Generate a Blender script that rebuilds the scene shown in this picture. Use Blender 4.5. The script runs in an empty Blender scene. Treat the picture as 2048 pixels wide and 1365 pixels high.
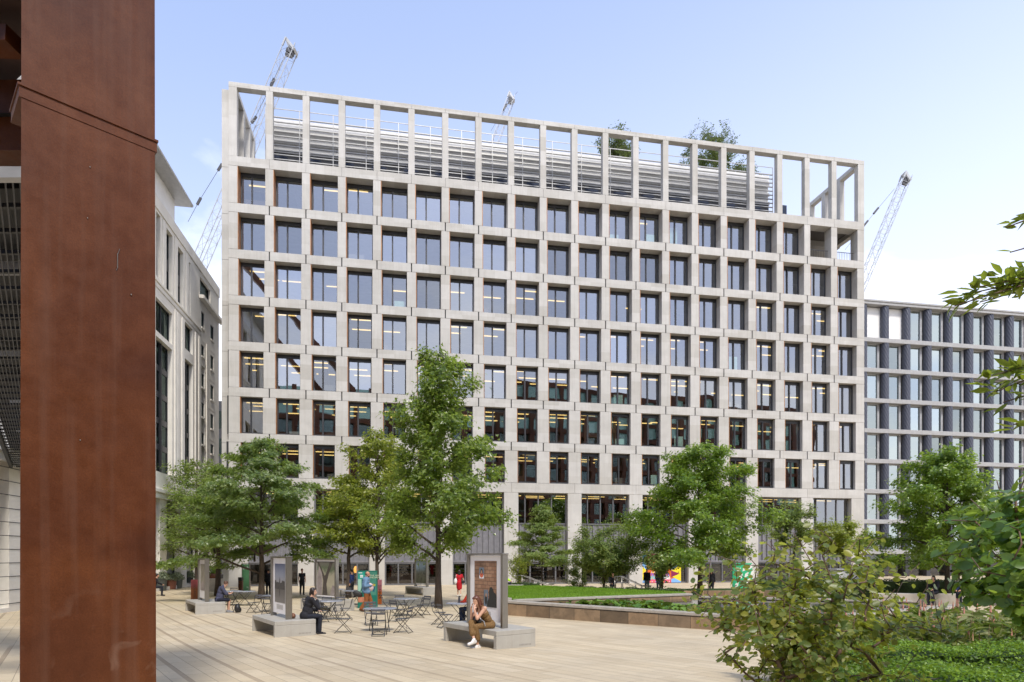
import bpy, math, random
import numpy as np
from mathutils import Vector, Matrix, Euler, Quaternion
R=math.radians
S=bpy.context.scene
COL=S.collection
F=1260.0; HZ=1112.0; ZC=2.65
TH=math.atan2(F,8048.4-1024.0)          # yaw of the big facade
random.seed(7); RNG=np.random.default_rng(7)

def hh(Y): return 2.62-1.0*math.exp(-(max(Y,0.0)/14.0)**1.5)
def gz(x,y): return ZC-hh(y)
def P(px,py,Y): return Vector(((px-1024)/F*Y, Y, ZC-(py-HZ)/F*Y))
def GP(px,py):
    lo,hi=3.0,200.0
    for _ in range(60):
        m=(lo+hi)/2
        if F*hh(m)/m > py-HZ: lo=m
        else: hi=m
    return Vector(((px-1024)/F*lo, lo, gz(0,lo)))

# ---------------------------------------------------------------- mesh builder
class MB:
    def __init__(s): s.v=[]; s.f=[]; s.m=[]; s.sm=[]
    def add(s,vs,fs,m=0,sm=False):
        o=len(s.v); s.v+= [tuple(v) for v in vs]
        for f in fs: s.f.append(tuple(i+o for i in f)); s.m.append(m); s.sm.append(sm)
    def box(s,x0,x1,y0,y1,z0,z1,m=0,M=None):
        vs=[Vector(p) for p in ((x0,y0,z0),(x1,y0,z0),(x1,y1,z0),(x0,y1,z0),(x0,y0,z1),(x1,y0,z1),(x1,y1,z1),(x0,y1,z1))]
        if M is not None: vs=[M@v for v in vs]
        s.add(vs,[(0,3,2,1),(4,5,6,7),(0,1,5,4),(1,2,6,5),(2,3,7,6),(3,0,4,7)],m)
        return s
    def bbox(s,x0,x1,y0,y1,z0,z1,b=.01,m=0,M=None):
        """chamfered box: vertical edges and top/bottom rims bevelled"""
        b=min(b,(x1-x0)/2.01,(y1-y0)/2.01,(z1-z0)/2.01)
        def ring(i,z): return [(x0+i,y0+b if i==0 else y0+i,z)]
        def oct(o,z):
            a0,a1,c0,c1=x0+o,x1-o,y0+o,y1-o
            k=b
            return [(a0+k,c0,z),(a1-k,c0,z),(a1,c0+k,z),(a1,c1-k,z),(a1-k,c1,z),(a0+k,c1,z),(a0,c1-k,z),(a0,c0+k,z)]
        L=[oct(b*.7,z0),oct(0,z0+b),oct(0,z1-b),oct(b*.7,z1)]
        vs=[Vector(p) for l in L for p in l]
        if M is not None: vs=[M@v for v in vs]
        fs=[tuple(range(7,-1,-1)),tuple(range(24,32))]
        for r in range(3):
            for i in range(8):
                j=(i+1)%8; fs.append((r*8+i,r*8+j,r*8+8+j,r*8+8+i))
        s.add(vs,fs,m); return s
    def quad(s,a,b,c,d,m=0): s.add([a,b,c,d],[(0,1,2,3)],m); return s
    def bar(s,a,b,w,t=None,m=0,up=(0,0,1)):
        """rectangular bar from a to b, width w, thickness t"""
        a=Vector(a);b=Vector(b);t=w if t is None else t
        d=(b-a); L=d.length
        if L<1e-6: return s
        d/=L; u=Vector(up)
        if abs(d.dot(u))>.98: u=Vector((1,0,0))
        x=d.cross(u).normalized(); y=x.cross(d)
        vs=[]
        for p in (a,b):
            for i,j in ((-1,-1),(1,-1),(1,1),(-1,1)): vs.append(p+x*(i*w/2)+y*(j*t/2))
        s.add(vs,[(3,2,1,0),(4,5,6,7),(0,1,5,4),(1,2,6,5),(2,3,7,6),(3,0,4,7)],m); return s
    def tube(s,pts,rs,n=8,m=0,sm=True,cap=True):
        pts=[Vector(p) for p in pts]
        if not hasattr(rs,'__len__'): rs=[rs]*len(pts)
        vs=[];fs=[]
        prev=None
        for i,p in enumerate(pts):
            d=(pts[min(i+1,len(pts)-1)]-pts[max(i-1,0)])
            if d.length<1e-9: d=Vector((0,0,1))
            d.normalize()
            if prev is None:
                u=Vector((0,0,1)) if abs(d.z)<.9 else Vector((1,0,0))
                x=d.cross(u).normalized()
            else:
                x=(prev-d*prev.dot(d)); 
                x=x.normalized() if x.length>1e-6 else d.orthogonal().normalized()
            prev=x; y=d.cross(x)
            for k in range(n):
                a=2*math.pi*k/n; vs.append(p+(x*math.cos(a)+y*math.sin(a))*rs[i])
        for i in range(len(pts)-1):
            for k in range(n):
                l=(k+1)%n; fs.append((i*n+k,i*n+l,i*n+n+l,i*n+n+k))
        if cap: fs.append(tuple(range(n-1,-1,-1))); fs.append(tuple(range((len(pts)-1)*n,len(pts)*n)))
        s.add(vs,fs,m,sm); return s
    def lathe(s,prof,n=16,c=(0,0,0),m=0,sm=True,cap=True):
        vs=[];fs=[]
        for r,z in prof:
            for k in range(n):
                a=2*math.pi*k/n; vs.append((c[0]+r*math.cos(a),c[1]+r*math.sin(a),c[2]+z))
        for i in range(len(prof)-1):
            for k in range(n):
                l=(k+1)%n; fs.append((i*n+k,i*n+l,i*n+n+l,i*n+n+k))
        if cap: fs.append(tuple(range(n-1,-1,-1))); fs.append(tuple(range((len(prof)-1)*n,len(prof)*n)))
        s.add(vs,fs,m,sm); return s
    def ell(s,c,r,M=None,n=10,m=0):
        vs=[];fs=[];c=Vector(c)
        rings=n//2
        for i in range(rings+1):
            t=math.pi*i/rings
            for k in range(n):
                a=2*math.pi*k/n
                v=Vector((r[0]*math.sin(t)*math.cos(a),r[1]*math.sin(t)*math.sin(a),r[2]*math.cos(t)))
                if M is not None: v=M@v
                vs.append(c+v)
        for i in range(rings):
            for k in range(n):
                l=(k+1)%n; fs.append((i*n+k,i*n+n+k,i*n+n+l,i*n+l))
        s.add(vs,fs,m,True); return s
    def mesh(s,name,mats):
        me=bpy.data.meshes.new(name)
        me.from_pydata(s.v,[],s.f)
        if not isinstance(mats,(list,tuple)): mats=[mats]
        for mm in mats: me.materials.append(mm)
        me.polygons.foreach_set('material_index',s.m)
        me.polygons.foreach_set('use_smooth',s.sm)
        me.update(); return me
    def build(s,name,mats,parent=None,**k):
        return link(name,s.mesh(name,mats),parent,**k)

def link(name,me,parent=None,loc=None,rot=None,label=None,cat=None,group=None,kind=None):
    o=bpy.data.objects.new(name,me); COL.objects.link(o)
    if parent: o.parent=parent
    if loc is not None: o.location=loc
    if rot is not None: o.rotation_euler=rot if hasattr(rot,'__len__') else (0,0,rot)
    tag(o,label,cat,group,kind); return o
def tag(o,label=None,cat=None,group=None,kind=None):
    if label: o['label']=label
    if cat: o['category']=cat
    if group: o['group']=group
    if kind: o['kind']=kind
    return o
def thing(name,label,cat,loc=(0,0,0),rz=0,group=None):
    return link(name,None,None,loc=loc,rot=rz,label=label,cat=cat,group=group)
KIDS={}
def dup(root,loc,rz,label,group=None,name=None):
    def cp(o,par):
        c=o.copy(); COL.objects.link(c)
        if par: c.parent=par
        for ch in list(o.children): cp(ch,c)
        return c
    r=cp(root,None); r.location=loc; r.rotation_euler=(0,0,rz); r['label']=label
    if group: r['group']=group
    return r
def npmesh(name,V,Fq,mats,smooth=False,mi=None):
    """fast mesh from numpy: V (n,3), Fq (m,k) faces of equal size"""
    me=bpy.data.meshes.new(name); V=np.asarray(V,np.float32); Fq=np.asarray(Fq,np.int32)
    n,k=Fq.shape
    me.vertices.add(len(V)); me.vertices.foreach_set('co',V.ravel())
    me.loops.add(n*k); me.loops.foreach_set('vertex_index',Fq.ravel())
    me.polygons.add(n); me.polygons.foreach_set('loop_start',np.arange(0,n*k,k,dtype=np.int32))
    if smooth: me.polygons.foreach_set('use_smooth',np.ones(n,bool))
    for m in (mats if isinstance(mats,(list,tuple)) else [mats]): me.materials.append(m)
    if mi is not None: me.polygons.foreach_set('material_index',np.asarray(mi,np.int32))
    me.update(calc_edges=True); me.validate(); return me
def text_mesh(txt,size,mat,depth=.004,align='CENTER'):
    cu=bpy.data.curves.new('lettering','FONT'); cu.body=txt; cu.size=size; cu.extrude=depth
    cu.align_x=align; cu.align_y='CENTER'; cu.resolution_u=2
    o=bpy.data.objects.new('tmp',cu); COL.objects.link(o)
    dg=bpy.context.evaluated_depsgraph_get(); dg.update()
    me=bpy.data.meshes.new_from_object(o.evaluated_get(dg)); me.materials.clear(); me.materials.append(mat)
    bpy.data.objects.remove(o); return me

# ---------------------------------------------------------------- materials
class NT:
    def __init__(s,m):
        m.use_nodes=True; s.t=m.node_tree; s.t.nodes.clear(); s.m=m
    def n(s,typ,ins=None,**kw):
        nd=s.t.nodes.new(typ)
        for k,v in kw.items(): setattr(nd,k,v)
        for k,v in (ins or {}).items():
            if hasattr(v,'is_output') or isinstance(v,bpy.types.NodeSocket): s.t.links.new(v,nd.inputs[k])
            else: nd.inputs[k].default_value=v
        return nd
    def ramp(s,fac,stops,interp='LINEAR'):
        nd=s.t.nodes.new('ShaderNodeValToRGB'); e=nd.color_ramp.elements; nd.color_ramp.interpolation=interp
        while len(e)<len(stops): e.new(.5)
        for i,(p,c) in enumerate(stops): e[i].position=p; e[i].color=(*c,1) if len(c)==3 else c
        s.t.links.new(fac,nd.inputs[0]); return nd.outputs[0]
    def mixc(s,f,a,b,mode='MIX'):
        nd=s.t.nodes.new('ShaderNodeMix'); nd.data_type='RGBA'; nd.blend_type=mode
        for sock,v in ((nd.inputs[0],f),(nd.inputs[6],a),(nd.inputs[7],b)):
            if isinstance(v,bpy.types.NodeSocket): s.t.links.new(v,sock)
            elif isinstance(v,(tuple,list)): sock.default_value=(*v,1) if len(v)==3 else v
            else: sock.default_value=v
        return nd.outputs[2]
    def math(s,op,a,b=0.0,c=None):
        nd=s.t.nodes.new('ShaderNodeMath'); nd.operation=op
        for i,v in enumerate((a,b,c)):
            if v is None: continue
            if isinstance(v,bpy.types.NodeSocket): s.t.links.new(v,nd.inputs[i])
            else: nd.inputs[i].default_value=v
        return nd.outputs[0]
    def out(s,sh): s.t.links.new(sh,s.n('ShaderNodeOutputMaterial').inputs[0]); return s.m
    def link(s,a,b): s.t.links.new(a,b)

def simple(name,c,rough=.6,metal=0.0,var=.12,scale=3.0,spec=.5,bump=0.0,bscale=40.0,stretch=None):
    m=bpy.data.materials.new(name); t=NT(m)
    tc=t.n('ShaderNodeTexCoord').outputs['Object']
    if stretch: tc=t.n('ShaderNodeMapping',{'Vector':tc,'Scale':stretch}).outputs[0]
    no=t.n('ShaderNodeTexNoise',{'Vector':tc,'Scale':scale,'Detail':5.0,'Roughness':.6}).outputs[0]
    lo=tuple(x*(1-var) for x in c); hi=tuple(min(1,x*(1+var)) for x in c)
    col=t.ramp(no,[(.3,lo),(.7,hi)])
    ins={'Base Color':col,'Roughness':rough,'Metallic':metal,'Specular IOR Level':spec}
    if bump:
        nb=t.n('ShaderNodeTexNoise',{'Vector':tc,'Scale':bscale,'Detail':4.0}).outputs[0]
        ins['Normal']=t.n('ShaderNodeBump',{'Height':nb,'Strength':bump,'Distance':.02}).outputs[0]
    return t.out(t.n('ShaderNodeBsdfPrincipled',ins).outputs[0])

def emis(name,c,st):
    m=bpy.data.materials.new(name); t=NT(m)
    return t.out(t.n('ShaderNodeEmission',{'Color':(*c,1),'Strength':st}).outputs[0])

def glass_mat(name,tint,refl,trans=(.75,.8,.8),grz=1.0):
    """architectural coated glass: sharp reflection over a tinted see-through pane"""
    m=bpy.data.materials.new(name); t=NT(m)
    wob=t.n('ShaderNodeTexNoise',{'Vector':t.n('ShaderNodeNewGeometry').outputs['Position'],'Scale':.75,'Detail':1.0}).outputs[0]
    g=t.n('ShaderNodeBsdfGlossy',{'Color':(*tint,1),'Roughness':.0,'Normal':t.n('ShaderNodeBump',{'Height':wob,'Strength':.030,'Distance':.06}).outputs[0]})
    orn=t.n('ShaderNodeObjectInfo').outputs['Random']; refl=t.math('MULTIPLY_ADD',orn,refl*.62,refl*.68)
    tr=t.n('ShaderNodeBsdfTransparent',{'Color':(*trans,1)})
    lw=t.n('ShaderNodeLayerWeight',{'Blend':.5}).outputs['Facing']
    fr=t.math('POWER',lw,4.0); fac=t.math('MULTIPLY_ADD',t.math('MULTIPLY',fr,grz),t.math('SUBTRACT',1.0,refl),refl)
    mx=t.n('ShaderNodeMixShader',{0:fac,1:tr.outputs[0],2:g.outputs[0]})
    return t.out(mx.outputs[0])

def leaf_mat(name,cols,under=None,rough=.45,trans=.35,spec=.5):
    m=bpy.data.materials.new(name); t=NT(m)
    geo=t.n('ShaderNodeNewGeometry')
    rnd=geo.outputs['Random Per Island']
    no=t.n('ShaderNodeTexNoise',{'Vector':t.n('ShaderNodeTexCoord').outputs['Object'],'Scale':.7,'Detail':2.0}).outputs[0]
    f=t.math('ADD',t.math('MULTIPLY',rnd,.7),t.math('MULTIPLY',t.math('SUBTRACT',no,.35),.9))
    k=len(cols)
    col=t.ramp(f,[(.08+.84*i/(k-1),c) for i,c in enumerate(cols)])
    if under is not None: col=t.mixc(geo.outputs['Backfacing'],col,under)
    b=t.n('ShaderNodeBsdfPrincipled',{'Base Color':col,'Roughness':rough,'Specular IOR Level':spec})
    tc=t.mixc(.5,col,(.42,.54,.05))
    tl=t.n('ShaderNodeBsdfTranslucent',{'Color':tc})
    mx=t.n('ShaderNodeMixShader',{0:trans,1:b.outputs[0],2:tl.outputs[0]})
    return t.out(mx.outputs[0])

def stone_facade(name,c,stain=.3,sc=1.0,rough=.75,panel=False):
    """pale cast stone: faint mottling, soft vertical weather streaks"""
    m=bpy.data.materials.new(name); t=NT(m)
    ob=t.n('ShaderNodeTexCoord').outputs['Object']
    n1=t.n('ShaderNodeTexNoise',{'Vector':ob,'Scale':.9*sc,'Detail':6.0,'Roughness':.62}).outputs[0]
    n3=t.n('ShaderNodeTexNoise',{'Vector':ob,'Scale':14.0*sc,'Detail':4.0,'Roughness':.7}).outputs[0]
    mp=t.n('ShaderNodeMapping',{'Vector':ob,'Scale':(2.6*sc,2.6*sc,.12*sc)}).outputs[0]
    n2=t.n('ShaderNodeTexNoise',{'Vector':mp,'Scale':1.6,'Detail':5.0,'Roughness':.7}).outputs[0]
    a=t.ramp(n1,[(.3,tuple(x*.9 for x in c)),(.7,tuple(x*1.07 for x in c))])
    st=t.ramp(n2,[(.48,(0,0,0)),(.78,(1,1,1))])
    a=t.mixc(t.math('MULTIPLY',st,stain),a,(c[0]*.62,c[1]*.56,c[2]*.48))
    a=t.mixc(t.math('MULTIPLY',n3,.18),a,tuple(x*.72 for x in c))
    if panel:      # cast panels differ slightly from one another
        cell=t.n('ShaderNodeVectorMath',{0:t.n('ShaderNodeVectorMath',{0:t.n('ShaderNodeVectorMath',{0:ob,1:(1.5,0,.35)},operation='ADD').outputs[0],1:(3.0,40.0,1.3)},operation='DIVIDE').outputs[0]},operation='FLOOR').outputs[0]
        wn=t.n('ShaderNodeTexWhiteNoise',{'Vector':cell},noise_dimensions='3D').outputs[0]
        a=t.mixc(1.0,a,t.ramp(wn,[(0,(.90,.89,.87)),(.5,(1,1,1)),(1,(1.07,1.07,1.08))]),'MULTIPLY')
    bp=t.n('ShaderNodeBump',{'Height':n3,'Strength':.12,'Distance':.02}).outputs[0]
    return t.out(t.n('ShaderNodeBsdfPrincipled',{'Base Color':a,'Roughness':rough,'Normal':bp,'Specular IOR Level':.3}).outputs[0])

M={}
M['facade']=stone_facade('pale_cast_stone',(.515,.496,.462),.36,panel=True)
M['stone']=stone_facade('warm_limestone',(.76,.72,.645),.16)
M['podium']=M['facade']
M['concrete']=stone_facade('bench_concrete',(.40,.38,.34),.42,2.5,.6)
M['dark_gap']=simple('joint_shadow_gap',(.03,.03,.032),.8)
M['bronze']=simple('bronze_reveal_liner',(.34,.15,.055),.45,.2,.25,1.5)
M['frame']=simple('dark_grey_window_frame',(.055,.055,.06),.4,.3,.15)
M['frame_light']=simple('pale_grey_metal_frame',(.52,.52,.53),.4,.3,.08)
M['alu']=simple('grey_powdercoat_metal',(.40,.40,.41),.45,.4,.1)
M['louvre']=simple('silver_louvre_metal',(.42,.415,.405),.4,.3,.1)
M['steel']=simple('brushed_steel',(.30,.28,.25),.32,.85,.15,6,stretch=(20,20,1))
M['glass']=glass_mat('coated_window_glass',(.80,.84,.90),.36)
M['glass_r']=glass_mat('pale_green_window_glass',(.74,.82,.80),.50,(.6,.7,.68))
M['glass_l']=glass_mat('green_window_glass',(.55,.68,.66),.17,(.40,.52,.48),.18)
M['glass_shop']=glass_mat('shopfront_glass',(.8,.8,.8),.12)
M['interior']=simple('office_wall',(.20,.17,.14),.8,0,.5,.35)
M['ceiling']=simple('office_ceiling',(.42,.41,.39),.8,0,.1,2)
M['floor']=simple('office_floor',(.12,.11,.10),.8)
M['lamp']=emis('warm_office_striplight',(1.0,.66,.22),1.15)
M['lamp_warm']=emis('amber_pendant_light',(1.0,.42,.08),1.1)
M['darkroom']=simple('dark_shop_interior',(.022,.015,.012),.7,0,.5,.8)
M['wood_dark']=simple('dark_brown_timber',(.09,.045,.028),.55,0,.3,2)
M['rib']=simple('dark_blue_grey_ceramic',(.06,.066,.092),.35,0,.15,8)
M['white']=simple('white_paint',(.78,.77,.75),.5,0,.04)
M['black']=simple('black_plastic',(.015,.015,.016),.45)
M['chair']=simple('dark_grey_painted_steel',(.040,.038,.038),.42,.2,.1)
M['chair_slat']=simple('grey_painted_slat',(.10,.10,.112),.38,.2,.08)
M['tabletop']=simple('grey_painted_tabletop',(.30,.31,.345),.22,.1,.05)
M['bark']=simple('brown_bark',(.075,.055,.042),.85,0,.45,9,bump=.6,bscale=25,stretch=(3,3,.5))
M['bark_grey']=simple('grey_bark',(.13,.115,.10),.85,0,.4,9,bump=.5,bscale=25,stretch=(3,3,.5))
M['bark_red']=simple('reddish_twig_bark',(.14,.085,.06),.7,0,.35,12)
M['crane']=simple('pale_grey_crane_paint',(.36,.37,.39),.5,.2,.1)
M['crane_dark']=simple('dark_crane_metal',(.07,.07,.075),.5,.3,.1)
# ---------------------------------------------------------------- camera, sky, sun
SUN_EL=R(51); SUN_AZ=R(160)      # azimuth clockwise from +Y (north): light comes from the right and slightly behind the camera
w=bpy.data.worlds.new('World'); S.world=w; w.use_nodes=True
t=w.node_tree; t.nodes.clear()
class WT(NT):
    def __init__(s,tr): s.t=tr
W=WT(t)
sky=W.n('ShaderNodeTexSky',sky_type='NISHITA',sun_disc=False,sun_elevation=SUN_EL,sun_rotation=SUN_AZ,altitude=30.0,air_density=1.0,dust_density=1.6,ozone_density=2.2)
d=W.n('ShaderNodeTexCoord').outputs['Generated']
sep=W.n('ShaderNodeSeparateXYZ',{0:d})
zz=W.math('MAXIMUM',sep.outputs[2],.03)
cu=W.n('ShaderNodeCombineXYZ',{0:W.math('DIVIDE',sep.outputs[0],W.math('ADD',zz,.25)),1:W.math('DIVIDE',sep.outputs[1],W.math('ADD',zz,.25)),2:W.math('MULTIPLY',zz,1.6)}).outputs[0]
n1=W.n('ShaderNodeTexNoise',{'Vector':W.n('ShaderNodeVectorMath',{0:cu,1:(2.35,.9,.4)},operation='ADD').outputs[0],'Scale':1.7,'Detail':8.0,'Roughness':.56,'Distortion':.3}).outputs[0]
low=W.ramp(zz,[(.05,(1,1,1)),(.62,(0,0,0))])            # more cloud towards the horizon
cl=W.math('ADD',n1,W.math('MULTIPLY_ADD',low,.60,-.26))
mask=W.ramp(cl,[(.47,(0,0,0)),(.74,(1,1,1))])
hz=W.ramp(W.math('MULTIPLY_ADD',sep.outputs[0],-.20,zz),[(0.0,(1,1,1)),(.80,(0,0,0))],'EASE')
clouds=W.mixc(n1,(8.2,8.5,9.3),(10.4,10.3,10.4))
base=W.mixc(.38,sky.outputs[0],(5.1,6.4,10.2))          # thin high veil lightens the blue
veil=W.mixc(W.math('MULTIPLY',hz,.62),base,(8.6,8.95,10.9))
colr=W.mixc(W.math('MULTIPLY',mask,.95),veil,clouds)
bg=W.n('ShaderNodeBackground',{'Color':colr,'Strength':.096})
W.t.links.new(bg.outputs[0],W.n('ShaderNodeOutputWorld').inputs[0])

cam=bpy.data.cameras.new('camera'); co=bpy.data.objects.new('camera',cam); COL.objects.link(co)
co.location=(0,0,ZC); co.rotation_euler=(R(90),0,0)
cam.sensor_width=36; cam.lens=36*F/2048; cam.shift_y=(HZ-682.5)/2048; cam.clip_end=2000; cam.clip_start=.1
S.camera=co
sl=bpy.data.lights.new('sun','SUN'); sl.energy=2.0; sl.angle=R(8); sl.color=(1,.95,.87)
so=bpy.data.objects.new('sun',sl); COL.objects.link(so)
dirv=Vector((math.sin(SUN_AZ)*math.cos(SUN_EL),math.cos(SUN_AZ)*math.cos(SUN_EL),math.sin(SUN_EL)))
so.rotation_euler=dirv.to_track_quat('Z','Y').to_euler(); so.location=(60,-30,80)
S.view_settings.view_transform='Standard'; S.view_settings.look='None'; S.view_settings.exposure=0.88; S.view_settings.gamma=1
S.render.engine='CYCLES'
try: S.cycles.max_bounces=8; S.cycles.transparent_max_bounces=16
except Exception: pass
# ---------------------------------------------------------------- plaza ground
ADIR=Vector((-.585,.811,0))            # direction the paving courses and the benches run
AANG=math.atan2(ADIR.y,ADIR.x)
def paving_mat():
    m=bpy.data.materials.new('buff_sandstone_paving'); t=NT(m)
    ob=t.n('ShaderNodeTexCoord').outputs['Object']
    mp=t.n('ShaderNodeMapping',{'Vector':ob,'Rotation':(0,0,-AANG)}).outputs[0]
    br=t.n('ShaderNodeTexBrick',{'Vector':mp,'Scale':1.0,'Color1':(.52,.425,.285,1),'Color2':(.60,.505,.355,1),'Mortar':(.27,.215,.15,1),'Mortar Size':.006,'Mortar Smooth':.2,'Bias':.1,'Brick Width':1.05,'Row Height':.31},offset=.37,offset_frequency=3,squash=1.0)
    sep=t.n('ShaderNodeSeparateXYZ',{0:mp})
    # narrow brown strips laid between the courses
    v=t.math('FRACT',t.math('DIVIDE',sep.outputs[1],.93))
    st=t.math('LESS_THAN',v,.10)
    mp2=t.n('ShaderNodeMapping',{'Vector':mp,'Scale':(.10,.42,1)}).outputs[0]
    nz=t.n('ShaderNodeTexNoise',{'Vector':mp2,'Scale':1.0,'Detail':1.0}).outputs[0]
    keep=t.ramp(nz,[(.44,(0,0,0)),(.50,(1,1,1))])
    px=t.n('ShaderNodeSeparateXYZ',{0:ob}).outputs[0]
    left=t.ramp(t.math('MULTIPLY_ADD',px,.06,.75),[(.42,(1,1,1)),(.9,(.25,.25,.25))])
    f=t.math('MULTIPLY',t.math('MULTIPLY',st,keep),t.math('MULTIPLY',left,.58))
    n1=t.n('ShaderNodeTexNoise',{'Vector':ob,'Scale':.35,'Detail':5.0,'Roughness':.6}).outputs[0]
    n2=t.n('ShaderNodeTexNoise',{'Vector':ob,'Scale':30.0,'Detail':4.0}).outputs[0]
    c=t.mixc(f,br.outputs[0],(.26,.185,.12))
    c=t.mixc(1.0,c,t.ramp(n1,[(.3,(.86,.86,.87)),(.7,(1.06,1.04,1.0))]),'MULTIPLY')
    c=t.mixc(.25,c,t.ramp(n2,[(.3,(.7,.7,.7)),(.7,(1.15,1.15,1.15))]),'MULTIPLY')
    n5=t.n('ShaderNodeTexNoise',{'Vector':ob,'Scale':1.1,'Detail':6.0,'Roughness':.7,'Distortion':.5}).outputs[0]
    c=t.mixc(t.math('MULTIPLY',t.ramp(n5,[(.52,(0,0,0)),(.72,(1,1,1))]),.30),c,(.27,.22,.16))
    vo=t.n('ShaderNodeTexVoronoi',{'Vector':ob,'Scale':1.6}).outputs[0]
    c=t.mixc(t.math('MULTIPLY',t.math('LESS_THAN',vo,.035),.5),c,(.12,.10,.08))
    # the odd brown slab
    wn=t.n('ShaderNodeTexWhiteNoise',{'Vector':t.n('ShaderNodeVectorMath',{0:t.n('ShaderNodeVectorMath',{0:mp,1:(.92,.31,1)},operation='DIVIDE').outputs[0]},operation='FLOOR').outputs[0]},noise_dimensions='3D').outputs[0]
    return t.out(t.n('ShaderNodeBsdfPrincipled',{'Base Color':c,'Roughness':.62,'Specular IOR Level':.35,'Normal':t.n('ShaderNodeBump',{'Height':br.outputs[1],'Strength':.25,'Distance':.01,}).outputs[0]}).outputs[0])
M['paving']=paving_mat()
def ground():
    xs=np.concatenate([np.arange(-400,-40,30),np.arange(-40,41,2.0),np.arange(60,401,30)])
    ys=np.concatenate([np.arange(-60,-1,12.0),np.arange(0,60,1.0),np.arange(60,600,30)])
    V=[];
    for y in ys:
        for x in xs: V.append((x,y,gz(x,y)))
    n=len(xs); Fq=[(j*n+i,j*n+i+1,j*n+n+i+1,j*n+n+i) for j in range(len(ys)-1) for i in range(n-1)]
    link('plaza_paving',npmesh('plaza_paving',V,Fq,M['paving'],True),kind='structure')
ground()

# ---------------------------------------------------------------- pool, coping wall, lawn
M['wallstone']=None
def granite():
    m=bpy.data.materials.new('brown_granite_slabs'); t=NT(m)
    ob=t.n('ShaderNodeTexCoord').outputs['Object']
    sx=t.n('ShaderNodeSeparateXYZ',{0:ob}).outputs[0]
    cell=t.math('FLOOR',t.math('DIVIDE',sx,1.22))
    wn=t.n('ShaderNodeTexWhiteNoise',{1:cell},noise_dimensions='1D').outputs[0]
    col=t.ramp(wn,[(.0,(.15,.11,.07)),(.35,(.30,.20,.115)),(.7,(.36,.255,.155)),(1,(.22,.165,.11))])
    n1=t.n('ShaderNodeTexNoise',{'Vector':ob,'Scale':2.2,'Detail':6.0,'Roughness':.65,'Distortion':.6}).outputs[0]
    col=t.mixc(1.0,col,t.ramp(n1,[(.3,(.62,.6,.58)),(.72,(1.2,1.15,1.1))]),'MULTIPLY')
    j=t.math('LESS_THAN',t.math('FRACT',t.math('DIVIDE',sx,1.22)),.014)
    col=t.mixc(j,col,(.05,.04,.03))
    return t.out(t.n('ShaderNodeBsdfPrincipled',{'Base Color':col,'Roughness':.42}).outputs[0])
M['granite']=granite()
M['coping']=simple('grey_stone_coping',(.40,.36,.31),.38,0,.15,3)
WZ=ZC-1.93
A0=Vector((-.3,27.1,0)); A1=Vector((8.6,19.1,0))       # near pool wall
def wall_run(name,a,b,zt,th,label,side=1,cat='pool wall'):
    d=(b-a); L=d.length; ang=math.atan2(d.y,d.x)
    root=thing(name,label,cat,(a.x,a.y,0),ang)
    g=MB(); zb=min(gz(0,a.y),gz(0,b.y))-.3
    g.box(0,L,0,th,zb,zt-.13,0); g.build('slab_facing',M['granite'],root)
    c=MB(); c.box(0,L,.035,th-.03,zt-.132,zt-.10,1); c.bbox(-.03,L+.03,-.025,th+.03,zt-.10,zt,.012,0); c.build('coping',[M['coping'],M['dark_gap']],root)
    return root
wall_run('pool_wall',A0,A1,WZ,.45,'long brown granite pool edge wall with pale coping facing the paved plaza')
B1=Vector((9.2,32.2,0))
wall_run('pool_wall',Vector((.25,27.7,0)),B1,WZ,.4,'dark inner pool wall with pale coping along the edge of the lawn')
C1=Vector((17.6,24.4,0))
wall_run('pool_wall',A1+Vector((.35,-.02,0)),C1,WZ+.02,.45,'brown pool wall running away to the right behind the foreground bush')
wall_run('pool_wall',B1+Vector((.35,-.05,0)),Vector((18.4,29.0,0)),WZ-.14,.4,'pale low far rim of the pool in front of the seated people')
def water():
    m=bpy.data.materials.new('dark_pool_water'); t=NT(m)
    ob=t.n('ShaderNodeTexCoord').outputs['Object']
    n=t.n('ShaderNodeTexNoise',{'Vector':ob,'Scale':5.0,'Detail':3.0}).outputs[0]
    return t.out(t.n('ShaderNodeBsdfPrincipled',{'Base Color':(.018,.022,.016,1),'Roughness':.04,'IOR':1.33,'Normal':t.n('ShaderNodeBump',{'Height':n,'Strength':.06,'Distance':.05}).outputs[0]}).outputs[0])
M['water']=water()
g=MB(); g.add([(.0,27.2,WZ-.26),(8.75,19.3,WZ-.26),(17.6,24.6,WZ-.26),(18.4,29.1,WZ-.26),(9.3,32.3,WZ-.26)],[(0,1,2,3,4)])
g.build('pool_water',M['water'],kind='structure')
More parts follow.
